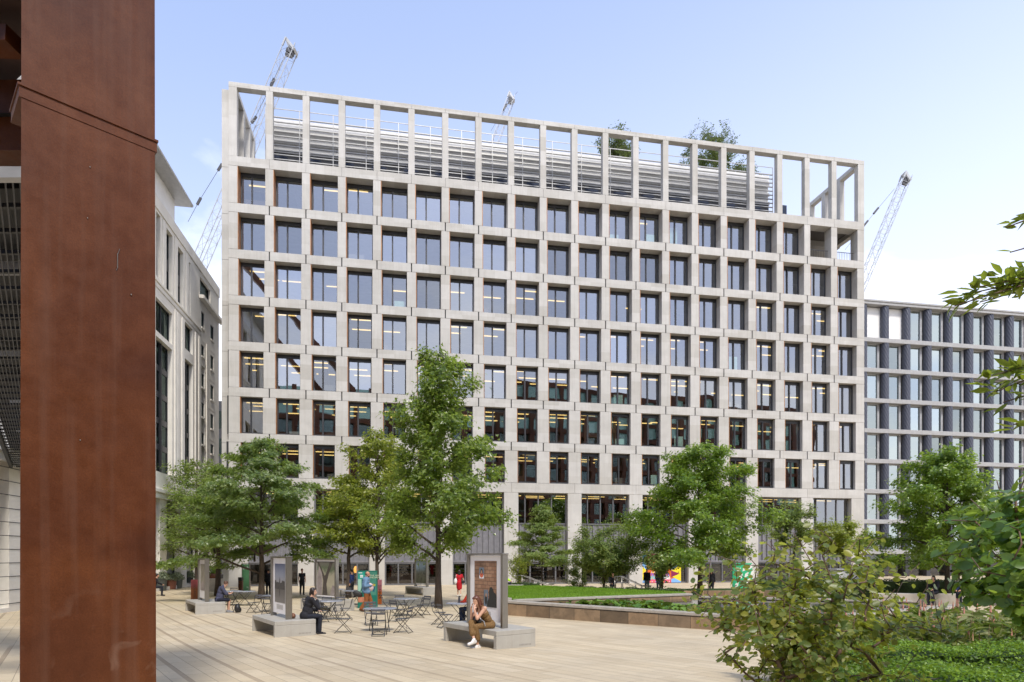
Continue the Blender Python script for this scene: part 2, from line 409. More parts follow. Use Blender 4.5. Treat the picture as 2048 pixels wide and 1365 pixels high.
# lawn: earth sheet with blades
M['soil']=simple('lawn_turf',(.13,.22,.025),.9,0,.25,6)
M['grass']=leaf_mat('short_grass_blades',[(.09,.19,.015),(.16,.29,.025),(.24,.38,.04)],None,.6,.3,.2)
LP=[(.05,28.0),(9.0,32.6),(9.0,33.2),(2.0,39.6),(-1.4,39.6),(-1.6,33.0),(-.9,29.2)]
LZ=WZ+.02
def lawn():
    g=MB(); n=len(LP)
    top=[(x,y,LZ+.03*max(0,(y-30))/10) for x,y in LP]; bot=[(x,y,gz(x,y)-.1) for x,y in LP]
    g.add(top+bot,[tuple(range(n))]+[(i,n+i,n+(i+1)%n,(i+1)%n) for i in range(n)],0)
    g.build('lawn_bank',M['soil'],kind='structure')
    xs=np.array([p[0] for p in LP]);ys=np.array([p[1] for p in LP])
    k=46000; q=np.stack([RNG.uniform(-1.6,9.1,k),RNG.uniform(28,39.6,k)],1)
    ins=np.zeros(k,bool); j=n-1
    for i in range(n):
        c=((ys[i]>q[:,1])!=(ys[j]>q[:,1]))&(q[:,0]<(xs[j]-xs[i])*(q[:,1]-ys[i])/(ys[j]-ys[i]+1e-9)+xs[i]); ins^=c; j=i
    q=q[ins]; k=len(q); h=RNG.uniform(.03,.06,k); w=.02; a=RNG.uniform(0,2*np.pi,k)
    z=LZ+.03*np.maximum(0,q[:,1]-30)/10
    dx,dy=np.cos(a)*w,np.sin(a)*w
    V=np.stack([np.stack([q[:,0]-dx,q[:,1]-dy,z-.005],1),np.stack([q[:,0]+dx,q[:,1]+dy,z-.005],1),np.stack([q[:,0]+RNG.normal(0,.02,k),q[:,1]+RNG.normal(0,.02,k),z+h],1)],1).reshape(-1,3)
    link('lawn_grass',npmesh('lawn_grass',V,np.arange(k*3).reshape(k,3),M['grass']),label='bright green mown lawn beside the pool',cat='lawn',kind='stuff')
lawn()
# pale stone kerb curving round the near left end of the lawn
g=MB(); pts=[(-1.75,33.0),(-1.25,30.4),(-.75,28.9),(-.1,27.95)]
for i in range(3):
    a=Vector((*pts[i],0));b=Vector((*pts[i+1],0))
    g.bar((a.x,a.y,(LZ+gz(0,a.y)-.2)/2+.02),(b.x,b.y,(LZ+gz(0,a.y)-.2)/2+.02),.22,LZ-gz(0,a.y)+.24)
g.build('lawn_kerb',M['coping'],label='pale curved stone kerb round the near corner of the lawn',cat='kerb')
# ---------------------------------------------------------------- the big gridded office block
X0,Y0=-23.69,53.3
BL=thing('office_building','pale stone office block with a deep gridded facade and an open roof frame','building',(X0,Y0,0),TH)
GZB=ZC-2.62
ZT=[z+ZC for z in (33.85,29.88,25.97,22.06,18.17,14.28,10.39,6.67)]   # tops of the horizontal beams
ZCR=40.12+ZC
PW=[.66,.72,.79,.87,.95,1.06,1.18]; DP=[.95,.84,.73,.62,.52,.42,.30]
BH=.76; NB=20; bay=3.0; UL,UR=-.28,60.42
fa=MB()
def pier(k,z0,z1,w,d,g=.018):
    a,b=k*bay-w/2,k*bay+w/2
    if k==0: a=UL+.006; b=w/2+.10
    if k==NB: b=UR-.006; a=k*bay-w/2-.02
    fa.bbox(a,b,.006,d,z0+g,z1-g,.012)
for r in range(8):
    zt=ZT[r]; d=(DP[r] if r<7 else .6)+.12
    bh=BH if r<7 else .87
    if r==0: bh=.80
    gp=.048 if 1<=r<=6 else .008
    step=1 if r<7 else 2
    for k in range(0,NB,step):
        a=k*bay+gp; b=(k+step)*bay-gp
        if k==0: a=UL
        if k+step==NB: b=UR
        fa.bbox(a,b,0,d,zt-bh,zt,.012)
    fa.box(UL+.1,UR-.1,.10,d-.02,zt-bh+.02,zt-.02,1)
for r in range(7):
    for k in range(NB+1):
        z1=ZT[r]-(BH if r else .80); z0=ZT[r+1]
        pier(k,z0,z1,PW[r],DP[r]+.1)
        if not (r==0 and k>=18): fa.box(k*bay-PW[r]/2+.03+(.0 if k else .1),k*bay+PW[r]/2-.03,.08,DP[r]+.06,z0-.05,z1+.05,1)
# open crown frame
for k in range(NB+1): pier(k,ZT[0],ZCR-.42,.56,.56,.006)
for k in range(NB):
    a=k*bay+.006;b=(k+1)*bay-.006
    if k==0:a=UL
    if k==NB-1:b=UR
    fa.bbox(a,b,0,.62,ZCR-.42,ZCR,.012)
# crown returns at both ends
for u0,u1,L in ((UL,UL+.56,7.5),(UR-.56,UR,8.3)):
    fa.bbox(u0,u1,.63,L,ZCR-.42,ZCR,.012)
    for y in (2.9,5.3,L-.56): fa.bbox(u0,u1,y,y+.56,ZT[0]-.02,ZCR-.425,.012)
    fa.bbox(u0,u1,.98,L,ZT[0]-.8,ZT[0],.012)
fa.bbox(UR-.56,UR,1.1,8.3,ZT[1]-.8,ZT[1]-.01,.012); fa.bbox(UR-.56,UR,7.7,8.3,ZT[1],ZT[0]-.82,.012)
# podium piers, plinth, return pier on the far left
for k in range(0,NB+1,2):
    w=1.32; a,b=k*bay-w/2,k*bay+w/2
    if k==0:a=UL;b=1.25
    if k==NB:a,b=k*bay-1.05,UR
    fa.bbox(a,b,.006,.85,GZB-.3,ZT[7]-.885,.015)
pz=[GZB-.4]+[z-.77 for z in ZT[::-1]]+[39.7+ZC]
for i in range(len(pz)-1): fa.bbox(-.93,UL-.03,.42,3.0,pz[i]+.01,pz[i+1]-.01,.012)
fa.build('facade',[M['facade'],M['dark_gap']],BL)
cr=MB()
cr.box(UL,UR,3.6,26,ZT[0]-.9,ZT[0]-.35,0); cr.box(UL,UL+.3,1.3,26,GZB,ZT[0]-.9,0); cr.box(UR-.3,UR,1.3,26,GZB,ZT[1]-.9,0); cr.box(UL+.3,UR-.3,25.5,26,GZB,ZT[0]-.9,0)
cr.box(18*bay,UR,4.5,9,ZT[1]-.9,ZT[1]-.5,0)
cr.build('rear_walls',M['facade'],BL)
# ---- floors, ceilings, back walls
it=MB()
for r in range(8):
    zc=ZT[r]-(BH if r else .80)-.03
    d0=(DP[min(r,6)])+.16
    it.box(UL+.35,UR-.35 if r else 54.3,d0,12,zc+.02,zc+.06,0)      # ceiling
    it.box(UL+.35,UR-.35,d0+.02,12,zc+.5,zc+.56,1)      # floor above
    it.box(UL+.35,UR-.35 if r else 54.3,11.5+.03*r,11.8,zc-3.4,zc+.01,2)
    rr=random.Random(r)
    u=1.0
    while u<55:                                         # cores, partitions, cupboards
        w=rr.uniform(.6,4); y=rr.uniform(4,10)
        it.box(u,u+w,y,y+.15,zc-3.1,zc-.0,rr.choice((2,2,3,0)))
        u+=w+rr.uniform(1.5,7)
    u=.8
    while u<56:                                         # desks and cabinets near the glass
        w=rr.uniform(.7,1.8); h=rr.uniform(.5,1.1); y=rr.uniform(1.1,2.6)
        it.box(u,u+w,y,y+.6,zc-3.15,zc-3.15+h,rr.choice((0,1,2,3)))
        u+=w+rr.uniform(.5,5)
it.box(18*bay+.35,18*bay+.5,.9,9,ZT[1],ZT[0]-.83,2)
it.build('interior',[M['ceiling'],M['floor'],M['interior'],M['wood_dark']],BL)
# ---- windows
def win_mesh(w,h):
    f=MB(); t=.085
    f.box(0,t,0,.14,0,h); f.box(w-t,w,0,.14,0,h); f.box(t,w-t,0,.14,h-.30,h); f.box(t,w-t,0,.14,0,.16)
    m=w*.42; f.box(m-.055,m+.055,-.03,.14,.16,h-.30)
    f.box(m-.075,m-.06,.02,.14,.17,h-.31)
    p=MB()
    for a,b in ((t,m-.055),(m+.055,w-t)):
        p.add([(a,.07,.16),(b,.07,.16),(b,.07,h-.3),(a,.07,h-.3)],[(0,1,2,3)])
    return f.mesh('window',M['frame']),p.mesh('pane',M['glass'])
wc={}; bz={}
rest_f=MB();rest_p=MB();rest_b=MB()
for r in range(7):
    for k in range(NB):
        if r==0 and k>=18: continue
        a=k*bay+PW[r]/2+.052+(.10 if k==0 else 0); b=(k+1)*bay-PW[r]/2
        if k==NB-1: b-=.02
        z0=ZT[r+1]+.012; h=ZT[r]-(BH if r else .8)-.012-z0; w=b-a
        key=(r,round(w,2))
        if key not in wc: wc[key]=win_mesh(w,h)
        f,p=wc[key]; y=DP[r]-.0
        rr=random.Random(r*50+k); tilt=(rr.gauss(0,.0035),0,rr.gauss(0,.0035))
        if r not in bz: q=MB(); q.box(-.05,-.002,.004-y,.05,0,h-.01); bz[r]=q.mesh('bronze_reveal',M['bronze'])
        if k<13:
            o=link('window',f,BL,loc=(a,y,z0)); link('pane',p,o,rot=tilt); link('bronze_reveal',bz[r],o)
        else:
            rest_b.add([(v.co.x+a,v.co.y+y,v.co.z+z0) for v in bz[r].vertices],[tuple(q.vertices) for q in bz[r].polygons])
            rest_f.add([(v.co.x+a,v.co.y+y,v.co.z+z0) for v in f.vertices],[tuple(q.vertices) for q in f.polygons])
            rest_p.add([(v.co.x+a,v.co.y+y+v.co.z*tilt[0]+v.co.x*tilt[2],v.co.z+z0) for v in p.vertices],[tuple(q.vertices) for q in p.polygons])
o=rest_f.build('window',M['frame'],BL,kind='stuff'); rest_p.build('pane',M['glass'],o,kind='stuff'); rest_b.build('bronze_reveal',M['bronze'],o,kind='stuff')
# pale roller blinds behind a few panes
bl=MB()
for r,k,fr in ((0,12,.5),(0,13,.9),(0,11,.35),(4,11,.4),(5,11,.25),(5,13,.45),(6,12,.4),(2,4,.3),(3,15,.6)):
    a=k*bay+PW[r]/2+.2+ (PW[r]*.4 if k%2 else .9); z0=ZT[r+1]+.2
    bl.box(a,a+.9,DP[r]+.22,DP[r]+.24,z0,z0+2.2*fr)
bl.build('blinds',simple('pale_green_blind',(.45,.62,.52),.7),BL)
# ---- ceiling strip lights, one object each
rr=random.Random(11); slots=[]
for r in range(7):
    for k in range(NB):
        if r==0 and k>16: continue
        n=(1 if r<2 else 2 if r<4 else 3)
        for j in range(n): slots.append((r,k,j))
rr.shuffle(slots)
big=[q for q in slots if q[1]<13 and rr.random()<(.2,.2,.3,.5,.85,.95,.95)[q[0]]]; small=[q for q in slots if q[1]>=13 and rr.random()<(.1,.1,.2,.3,.6,.6,.5)[q[0]]]
big.sort(key=lambda q:q[1]*.6-q[0])
lm=MB(); lm.box(-.85,.85,-.06,.06,-.05,0); lme=lm.mesh('ceiling_light',M['lamp']); more=MB()
for i,(r,k,j) in enumerate(big+small):
    zc=ZT[r]-(BH if r else .80)-.034
    p=(k*bay+rr.uniform(.5,2.6),DP[r]+.9+1.9*j+rr.uniform(0,.9),zc)
    if i<98: link('ceiling_light',lme,BL,loc=p)
    else: more.box(p[0]-.85,p[0]+.85,p[1]-.06,p[1]+.06,zc-.05,zc)
for k in range(1,20):
    for j in range(2):
        u=k*bay+rr.uniform(-.8,.8); y=1.4+2.1*j+rr.uniform(0,.8); more.box(u-.9,u+.9,y-.06,y+.06,ZT[7]-1.02,ZT[7]-.97)
more.build('ceiling_light',M['lamp'],BL,kind='stuff')
# ---- podium: first-floor glazing, metal panel, shopfront
M['midgrey']=simple('mid_grey_window_frame',(.16,.16,.17),.4,.3,.1)
M['panel']=simple('mauve_grey_metal_panel',(.23,.225,.245),.45,.3,.12)
SZ=-.60+ZC; FZ=2.9+ZC; PT=ZT[7]-.89
for k in range(0,NB,2):
    a=k*bay+(1.25 if k==0 else .665); b=(k+2)*bay-(1.055 if k+2==NB else .665); w=b-a
    f=MB(); h=PT-FZ
    f.box(0,w,.5,.64,h-.12,h-.01); f.box(0,w,.5,.64,0,.14)
    for u in (0,w*.14,w*.41,w*.68,w-.1): f.box(u,u+.1,.47,.64,.14,h-.12)
    f.box(w*.14,w*.14+.04,.4,.47,.0,h-.02)
    fo=f.build('podium_window',M['midgrey'],BL); fo.location=(a,0,FZ)
    p=MB(); p.quad((.05,.57,.1),(w-.05,.57,.1),(w-.05,.57,h-.1),(.05,.57,h-.1)); p.build('pane',M['glass'],fo)
    s=MB(); s.box(a,b,.6,.7,SZ,FZ-.01,0)
    n=9
    for i in range(n): s.box(a+w*(i+.5)/n-.05,a+w*(i+.5)/n+.05,.45,.6,SZ+.16,FZ-.05,0)
    s.box(a,b,.38,.6,SZ,SZ+.15,0)
    s.build('metal_panel',M['panel'],BL)
    q=MB(); hh_=SZ-GZB
    for u in (0,w*.24,w*.5,w*.76,w-.12): q.box(u,u+.12,.42,.6,0,hh_,0)
    q.box(.12,w-.12,.44,.58,hh_-.14,hh_-.004,0); q.box(.12,w-.12,.44,.58,.0,.14,0)
    qo=q.build('shopfront',M['midgrey'],BL); qo.location=(a,0,GZB)
    p=MB(); p.quad((.05,.52,.1),(w-.05,.52,.1),(w-.05,.52,hh_-.05),(.05,.52,hh_-.05)); p.build('pane',M['glass_shop'],qo)
sr=MB()
sr.box(UL+.4,UR-.4,9.0,9.2,GZB-.1,PT,0); sr.box(UL+.4,UR-.4,.75,9,GZB-.12,GZB-.04,0); sr.box(UL+.4,UR-.4,.75,9,SZ+.1,SZ+.3,1); sr.box(UL+.4,UR-.4,.75,9,FZ-.3,FZ-.1,1)
rr=random.Random(5); u=2
while u<58:
    w=rr.uniform(1,3.5); y=rr.uniform(1.6,5); h=rr.uniform(.9,1.25)
    sr.box(u,u+w,y,y+.5,GZB-.03,GZB+h,1); 
    if rr.random()<.6:
        for q in (.0,.28,.56): sr.box(u-.4,u+w+.5,y+2.2,y+2.3,GZB+1.1+q,GZB+1.14+q,2)
    u+=w+rr.uniform(.6,3)
sr.build('shop_interior',[M['darkroom'],M['wood_dark'],simple('shelf_timber',(.30,.20,.10),.6)],BL)
pl=MB(); pl.lathe([(.02,.62),(.11,.6),(.19,.42),(.20,.2),(.15,.03),(.08,0)],12)
plm=pl.mesh('pendant_lamp',M['lamp_warm'])
for u,y,z in ((16.1,2.2,1.35),(4.1,2.6,1.3),(10.0,3.0,1.2)): link('pendant_lamp',plm,BL,loc=(u,y,GZB+z-.15))
# ---- roof plant screen behind the crown
M['plant']=simple('pale_plant_room_cladding',(.66,.65,.63),.6,0,.08)
ps=MB(); a,b=2.15,52.0; zb=ZT[0]-.4
ps.box(a,b,3.6,10,zb,39.8+ZC,0)
ps.box(a-.02,b+.02,3.5,3.6,38.9+ZC,39.75+ZC,1)
ps.box(a,b,3.52,3.6,zb,36.9+ZC,2)
for i in range(18):
    u=a+.4+i*2.95; ps.box(u,u+1.35,3.48,3.52,zb+.3,36.85+ZC,3)
ps.build('plant_room',[M['plant'],M['plant'],M['frame'],simple('dark_blue_plant_glass',(.02,.03,.06),.12,0,.4,1)],BL)
lv=MB()
z=zb+.5
while z<39.7+ZC:
    lv.box(a,b,2.78,2.92,z,z+.07,0); z+=.42
lv.box(a,b,2.7,2.76,40.10+ZC,40.15+ZC,0); 
u=a
while u<b+.1:
    lv.box(u-.03,u+.03,2.70,2.76,zb,40.1+ZC,0); u+=2.93
for zz_ in (36.6,37.5,38.5): lv.box(a,b,3.35,3.42,zz_+ZC,zz_+.34+ZC,0)
lv.box(a-.05,a+.5,3.0,3.7,zb,39.2+ZC,1)
lv.build('louvre_screen',[M['louvre'],M['white']],BL)
tr=MB()
for r_u0,r_u1 in ((54.4,56.65),(57.35,59.6)):
    tr.box(r_u0,r_u1,.5,.54,ZT[1]+.95,ZT[1]+1.0)
    n=12
    for i in range(n): 
        u=r_u0+(r_u1-r_u0)*(i+.5)/n; tr.box(u-.012,u+.012,.51,.53,ZT[1],ZT[1]+.95)
tr.build('terrace_railing',M['frame'],BL)
# ---------------------------------------------------------------- right-hand block with ribbed columns
XR,YR=44.9,80.0
BR=thing('office_building','office block with dark ribbed round columns and pale window frames at the right','building',(XR,YR,0),TH)
k_=80.0/F
ZR=[ZC+k_*(HZ-y) for y in (606,680,741,789,848,907,970,1032,1098)]   # beam tops, corner nearest the camera
ZR=[z for z in ZR]
zs=[ZC+32.2-i*3.86 for i in range(9)]; zs[0]=ZC+32.2; zs[1]=ZC+27.5
for i in range(2,9): zs[i]=zs[1]-3.82*(i-1)
GB=ZC-2.62; UA,UB=-5.0,50.0
ba=MB()
for i,z in enumerate(zs):
    ba.bbox(UA,UB,-.75 if i else -.85,.3,z-.54,z,.03); 
    if i==0: ba.bbox(UA,UB,-.95,.2,z-.2,z+.02,.02)
    ba.box(UA,UB,.3,9,z-.6,z-.3,0)
ba.build('floor_band',simple('grey_stone_band',(.34,.335,.33),.6,0,.1),BR)
cb=MB()
cb.box(UA,UB,9,9.3,GB,zs[0]-.6,0); cb.box(UA,UA+.3,.3,20,GB,zs[0],1); cb.box(UB-.3,UB,.3,20,GB,zs[0],1); cb.box(UA,UB,19.7,20,GB,zs[0]-.3,1); cb.box(UA,UB,9.3,19.7,zs[0]-.7,zs[0]-.2,1)
rr=random.Random(3); 
for i in range(1,9):
    u=UA
    while u<UB:
        w=rr.uniform(1,5); cb.box(u,u+w,rr.uniform(3,7),8.9,zs[i],zs[i]+3.1,2 if rr.random()<.5 else 0); u+=w+rr.uniform(.5,4)
cb.build('interior',[M['interior'],M['louvre'],simple('tan_partition',(.33,.23,.13),.8,0,.3,.5)],BR)
# ribbed ceramic columns
def ribbed(h):
    g=MB(); n=40; vs=[];fs=[]; rows=int(h/.16)
    for j in range(rows+1):
        for i in range(n):
            a=2*math.pi*i/n; r=.47+(.022 if (i+j)%4<2 else -.012)
            vs.append((r*math.cos(a),r*math.sin(a),h*j/rows))
    for j in range(rows):
        for i in range(n):
            l=(i+1)%n; fs.append((j*n+i,j*n+l,j*n+n+l,j*n+n+i))
    g.add(vs,fs); return g.mesh('column',M['rib'])
def rwin(h,w=1.95):
    f=MB()
    f.box(0,.16,-.10,.1,0,h); f.box(w-.30,w,-.10,.1,0,h); f.box(.16,w-.30,-.05,.1,h-.1,h); f.box(.16,w-.30,-.05,.1,0,.1)
    f.box(.16,.24,-.06,.1,.1,h-.1); 
    p=MB(); p.quad((.2,.0,.05),(w-.30,.0,.05),(w-.30,.0,h-.05),(.2,.0,h-.05))
    return f.mesh('window',M['frame_light']),p.mesh('pane',M['glass_r'])
pitch=3.13; cols={}
for i in range(8):
    h=zs[i]-.54-zs[i+1]-.01
    key=round(h,2)
    if key not in cols: cols[key]=(ribbed(h),rwin(h))
    cm,(fm,pm)=cols[key]
    for j in range(-1,10):
        u=.2+j*pitch
        link('column',cm,BR,loc=(u+2.3,-.28,zs[i+1]+.005))
        if i==0 and j<2:
            continue
        o=link('window',fm,BR,loc=(u-.15,.1,zs[i+1]+.005)); rr=random.Random(i*40+j)
        link('pane',pm,o,rot=(rr.gauss(0,.002),0,rr.gauss(0,.002)))
sp=MB()
sp.box(UA,.2+2*pitch-.3,-.0,.12,zs[1]+.005,zs[0]-.63)
sp.build('white_panel',M['white'],BR)
for j in range(-1,14):
    u=.2+j*pitch+2.3; bs=MB(); bs.bbox(u-.3,u+.3,-.5,.1,GB-.2,zs[8]-.63,.02); bs.build('base_column',M['frame'],BR)
sg=MB(); sg.quad((UA,.15,GB),(UB,.15,GB),(UB,.15,zs[8]-.64),(UA,.15,zs[8]-.64)); sg.build('shopfront',M['glass_shop'],BR)

# ---------------------------------------------------------------- left stone building seen along its face
XE,YE=-28.9,62.0
BS=thing('stone_building','warm limestone building with tall green glazed bays, seen steeply along its face at the left','building',(XE,YE,0),TH-math.pi/2)
def Lt(px):
    a=(px-1024)/F; return (YE*a-XE)/(math.sin(TH)+math.cos(TH)*a)
def Lz(px,py): return ZC+(HZ-py)/F*(YE-math.cos(TH)*Lt(px))
def wall_holes(g,u0,u1,z0,z1,holes,y,m=0):
    us=sorted({u0,u1,*[h[0] for h in holes],*[h[1] for h in holes]}); us=[u for u in us if u0<=u<=u1]
    zz=sorted({z0,z1,*[h[2] for h in holes],*[h[3] for h in holes]}); zz=[z for z in zz if z0<=z<=z1]
    for i in range(len(us)-1):
        for j in range(len(zz)-1):
            c=((us[i]+us[i+1])/2,(zz[j]+zz[j+1])/2)
            if any(h[0]<c[0]<h[1] and h[2]<c[1]<h[3] for h in holes): continue
            g.quad((us[i+1],y,zz[j]),(us[i],y,zz[j]),(us[i],y,zz[j+1]),(us[i+1],y,zz[j+1]),m)
    for a,b,c,d,dep in holes:
        for q in (((a,c),(a,d)),((b,d),(b,c)),((a,d),(b,d)),((b,c),(a,c))):
            (p0,q0),(p1,q1)=q
            g.quad((p0,y,q0),(p0,y-dep,q0),(p1,y-dep,q1),(p1,y,q1),m)
LH=[]      # holes: u0,u1,z0,z1,kind
def hole(px0,px1,py0,py1,pxr,kind):
    a,b=sorted((Lt(px0),Lt(px1))); LH.append((a,b,Lz(pxr,py1),Lz(pxr,py0),kind))
for y0,y1 in ((625,657),(691,714),(748,776),(806,835),(866,890)): hole(402.5,408.5,y0,y1,405.5,'s')
for y0,y1 in ((652,681),(712,741),(771,801),(829,859),(889,909),(945,968)): hole(421,427,y0,y1,424,'s')
hole(400,421,568,606,411,'w')
for a,b,y0,y1 in ((377,381,525,632),(356,367,500,614),(333,345,464,588),(312.5,321,428,556)): hole(a,b,y0,y1,(a+b)/2,'t')
zm1=Lz(378,652); zm0=Lz(378,704)
hole(370,385.5,652,704,378,'m'); hole(311.5,344.5,586,700,328,'m')
LH[-1]=(LH[-1][0],LH[-1][1],Lz(344,690),Lz(344,628),'m')
zt1=Lz(376,722); zt0=Lz(330,948)
LH.append((Lt(386),Lt(370),zt0,zt1,'c')); LH.append((Lt(344.5),Lt(312),zt0,zt1-.3,'c')); LH.append((Lt(410),Lt(403),zt0,Lz(406,733),'c'))
ztop=Lz(400,522)
u=Lt(311)+1.2
LX=[]
while u<40:          # further bays nearer the camera, glimpsed past the rusty column
    LX.append((u,u+2.6,zt0,zt1-.3,'c')); LX.append((u+.3,u+2.2,Lz(344,588),Lz(344,464),'t')); u+=4.2
H=LH+LX
DEP=dict(s=.16,w=.30,t=.40,m=.35,c=.45,g=.6)
g=MB(); U1=42.0
zg=zt0-1.3
shops=[]
u=1.6
while u<41: shops.append((u,u+3.2,ZC-2.62+.25,zg-.5,'g')); u+=4.6
wall_holes(g,-.2,U1,ZC-3.2,ztop,[(*h[:4],DEP[h[4]]) for h in H+shops],0)
g.quad((-.2,0,ZC-3.2),(-.2,-18,ZC-3.2),(-.2,-18,ztop),(-.2,0,ztop)); g.quad((-.2,0,ztop),(-.2,-18,ztop),(U1,-18,ztop),(U1,0,ztop)); g.quad((U1,0,ztop),(U1,-18,ztop),(U1,-18,ZC-3.2),(U1,0,ZC-3.2))
# storey bands, sills, pilaster mouldings (butted proud of the wall face)
tcor=Lt(401); zc0=Lz(360,612)
g.bbox(tcor,U1,.003,.14,zc0-.22,zc0,.02); g.bbox(tcor,U1,.003,.06,zc0-.6,zc0-.225,.02)
g.bbox(Lt(440),Lt(398),.003,.42,Lz(411,613),Lz(411,606),.03)
g.bbox(tcor-1,U1,.003,.32,zg-.28,zg,.03); g.bbox(tcor-1,U1,.003,.16,zg-.7,zg-.285,.03)
for a,b in ((348,352),(353,357),(362,367),(389,392),(396,400),(411.5,413.5)):
    g.bbox(Lt(b),Lt(a),.003,.10,zt0,zc0-.8,.02)
for a,b,c,d,k in H:
    if k=='s': g.bbox(a-.08,b+.08,.003,.10,c-.16,c-.01,.01); 
    if k=='s': g.bbox(a-.5,b+.5,.002,.02,d+.35,d+.38,.005)
for a in (322,346,368): g.bbox(Lt(a+8.5),Lt(a+3),.003,.06,zc0,ztop-1.0,.02)
g.bbox(-.25,U1,.003,.08,ztop-.9,ztop+.02,.02)
for z in np.arange(ZC-2.2,zt0-1,.62): g.box(27,U1,.002,.012,z,z+.03,1)
g.build('facade',[M['stone'],M['dark_gap']],BS)
up=MB(); te=Lt(356)
zu=Lz(357,395)
up.box(te,U1,-6,-.25,ztop,ztop+2.2,0); up.bbox(te-.9,U1,-6.5,.9,ztop+2.2,ztop+2.45,.05,1)
up.build('roof_storey',[M['white'],M['louvre']],BS)
for a,b,c,d,k in H+shops:
    f=MB(); w=b-a; h=d-c; t=.07
    f.box(0,t,0,.12,0,h);f.box(w-t,w,0,.12,0,h);f.box(t,w-t,0,.12,0,t);f.box(t,w-t,0,.12,h-t,h)
    if k in 'tc':
        n=2 if k=='t' else 5
        for i in range(1,n): 
            z=h*i/n; f.box(t,w-t,.0,.10,z-.22 if k=='c' else z-.5,z+.22 if k=='c' else z+.4)
    if k=='c' and w>1.5: f.box(w*.5-.05,w*.5+.05,0,.25,t,h-t); 
    if k=='m': f.box(w*.5-.04,w*.5+.04,0,.11,t,h-t)
    o=f.build('shop_window' if k=='g' else 'window',M['frame'],BS); o.location=(a,-DEP[k],c)
    p=MB(); p.quad((w-.03,.05,.03),(.03,.05,.03),(.03,.05,h-.03),(w-.03,.05,h-.03)); p.build('pane',M['glass_shop'] if k=='g' else M['glass_l'],o)
it=MB(); it.box(.2,U1-.3,-9,-8.8,ZC-3,ztop-.3,0)
for i in range(9):
    z=ZC-2.7+i*3.4+1.3
    if z<ztop: it.box(.2,U1-.3,-8.8,-.7,z,z+.3,1)
it.box(.2,U1-.3,-8.8,-.7,ZC-3.0,ZC-2.75,1)
it.build('interior',[M['interior'],M['ceiling']],BS)
lm=MB(); lm.box(-.06,.06,-.6,.6,-.05,0); lme=lm.mesh('ceiling_light',M['lamp'])
for u,i in ((14.3,3),(14.9,4),(14.2,5),(13.6,2),(5.2,4),(5.4,3),(7.1,2),(15.2,6)):
    link('ceiling_light',lme,BS,loc=(u,-1.6-.2*i,ZC-2.7+i*3.4+1.29))

# small block glimpsed in the slot between the two
b=thing('distant_building','dark glazed building glimpsed in the slot beside the limestone building','building',(-46,86,gz(0,86)),TH)
g=MB(); g.box(0,16,0,9,0,24,0); g.build('walls',M['frame'],b)
for i in range(6):
    for j in range(5): g=MB(); g.box(.6+j*3.1,3.2+j*3.1,-.06,-.01,1.2+i*3.8,3.6+i*3.8); g.build('window',M['glass_l'],b)
# ---------------------------------------------------------------- rusty steel building: the near column and its overhang
def corten():
    m=bpy.data.materials.new('weathering_steel'); t=NT(m)
    ob=t.n('ShaderNodeTexCoord').outputs['Object']
    n1=t.n('ShaderNodeTexNoise',{'Vector':ob,'Scale':.55,'Detail':5.0,'Roughness':.55,'Distortion':.8}).outputs[0]
    n2=t.n('ShaderNodeTexNoise',{'Vector':ob,'Scale':60.0,'Detail':4.0,'Roughness':.75}).outputs[0]
    n4=t.n('ShaderNodeTexNoise',{'Vector':ob,'Scale':5.0,'Detail':6.0,'Roughness':.7}).outputs[0]
    mp=t.n('ShaderNodeMapping',{'Vector':ob,'Scale':(9,9,.35)}).outputs[0]
    n3=t.n('ShaderNodeTexNoise',{'Vector':mp,'Scale':1.0,'Detail':4.0}).outputs[0]
    c=t.ramp(n1,[(.25,(.052,.0135,.0038)),(.42,(.084,.0225,.0058)),(.58,(.118,.0345,.0088)),(.75,(.165,.055,.019))])
    c=t.mixc(1.0,c,t.ramp(n2,[(.25,(.72,.70,.68)),(.75,(1.22,1.2,1.2))]),'MULTIPLY')
    c=t.mixc(1.0,c,t.ramp(n4,[(.3,(.84,.83,.83)),(.7,(1.13,1.13,1.13))]),'MULTIPLY')
    c=t.mixc(t.math('MULTIPLY',t.ramp(n3,[(.50,(0,0,0)),(.74,(1,1,1))]),.34),c,(.15,.075,.05))
    # scuffs
    sc=t.n('ShaderNodeTexNoise',{'Vector':ob,'Scale':2.4,'Detail':2.0,'Distortion':2.0}).outputs[0]
    z=t.n('ShaderNodeSeparateXYZ',{0:ob}).outputs[2]
    lowm=t.ramp(t.math('MULTIPLY_ADD',z,.3,.1),[(.25,(1,1,1)),(.85,(0,0,0))])
    c=t.mixc(t.math('MULTIPLY',t.math('MULTIPLY',t.ramp(sc,[(.58,(0,0,0)),(.70,(1,1,1))]),lowm),.5),c,(.30,.20,.15))
    rg=t.math('MULTIPLY_ADD',n4,.40,.22)
    return t.out(t.n('ShaderNodeBsdfPrincipled',{'Base Color':c,'Roughness':rg,'Specular IOR Level':.35,'Normal':t.n('ShaderNodeBump',{'Height':n2,'Strength':.12,'Distance':.006}).outputs[0]}).outputs[0])
M['corten']=corten()
M['corten_dark']=simple('dark_rusty_steel',(.07,.038,.030),.6,0,.2,3)
cx0=Vector((-3.67,6.5,0)); cd=Vector((-.7071,-.7071,0))      # right edge of the column face, direction to its left edge
BC=thing('rusty_steel_building','weathering steel building with a broad rusty plate column close at the left','building',(cx0.x,cx0.y,0),math.atan2(cd.y,cd.x))
g=MB(); W_=1.12; gb=gz(0,6.5)
zj=ZC+4.27
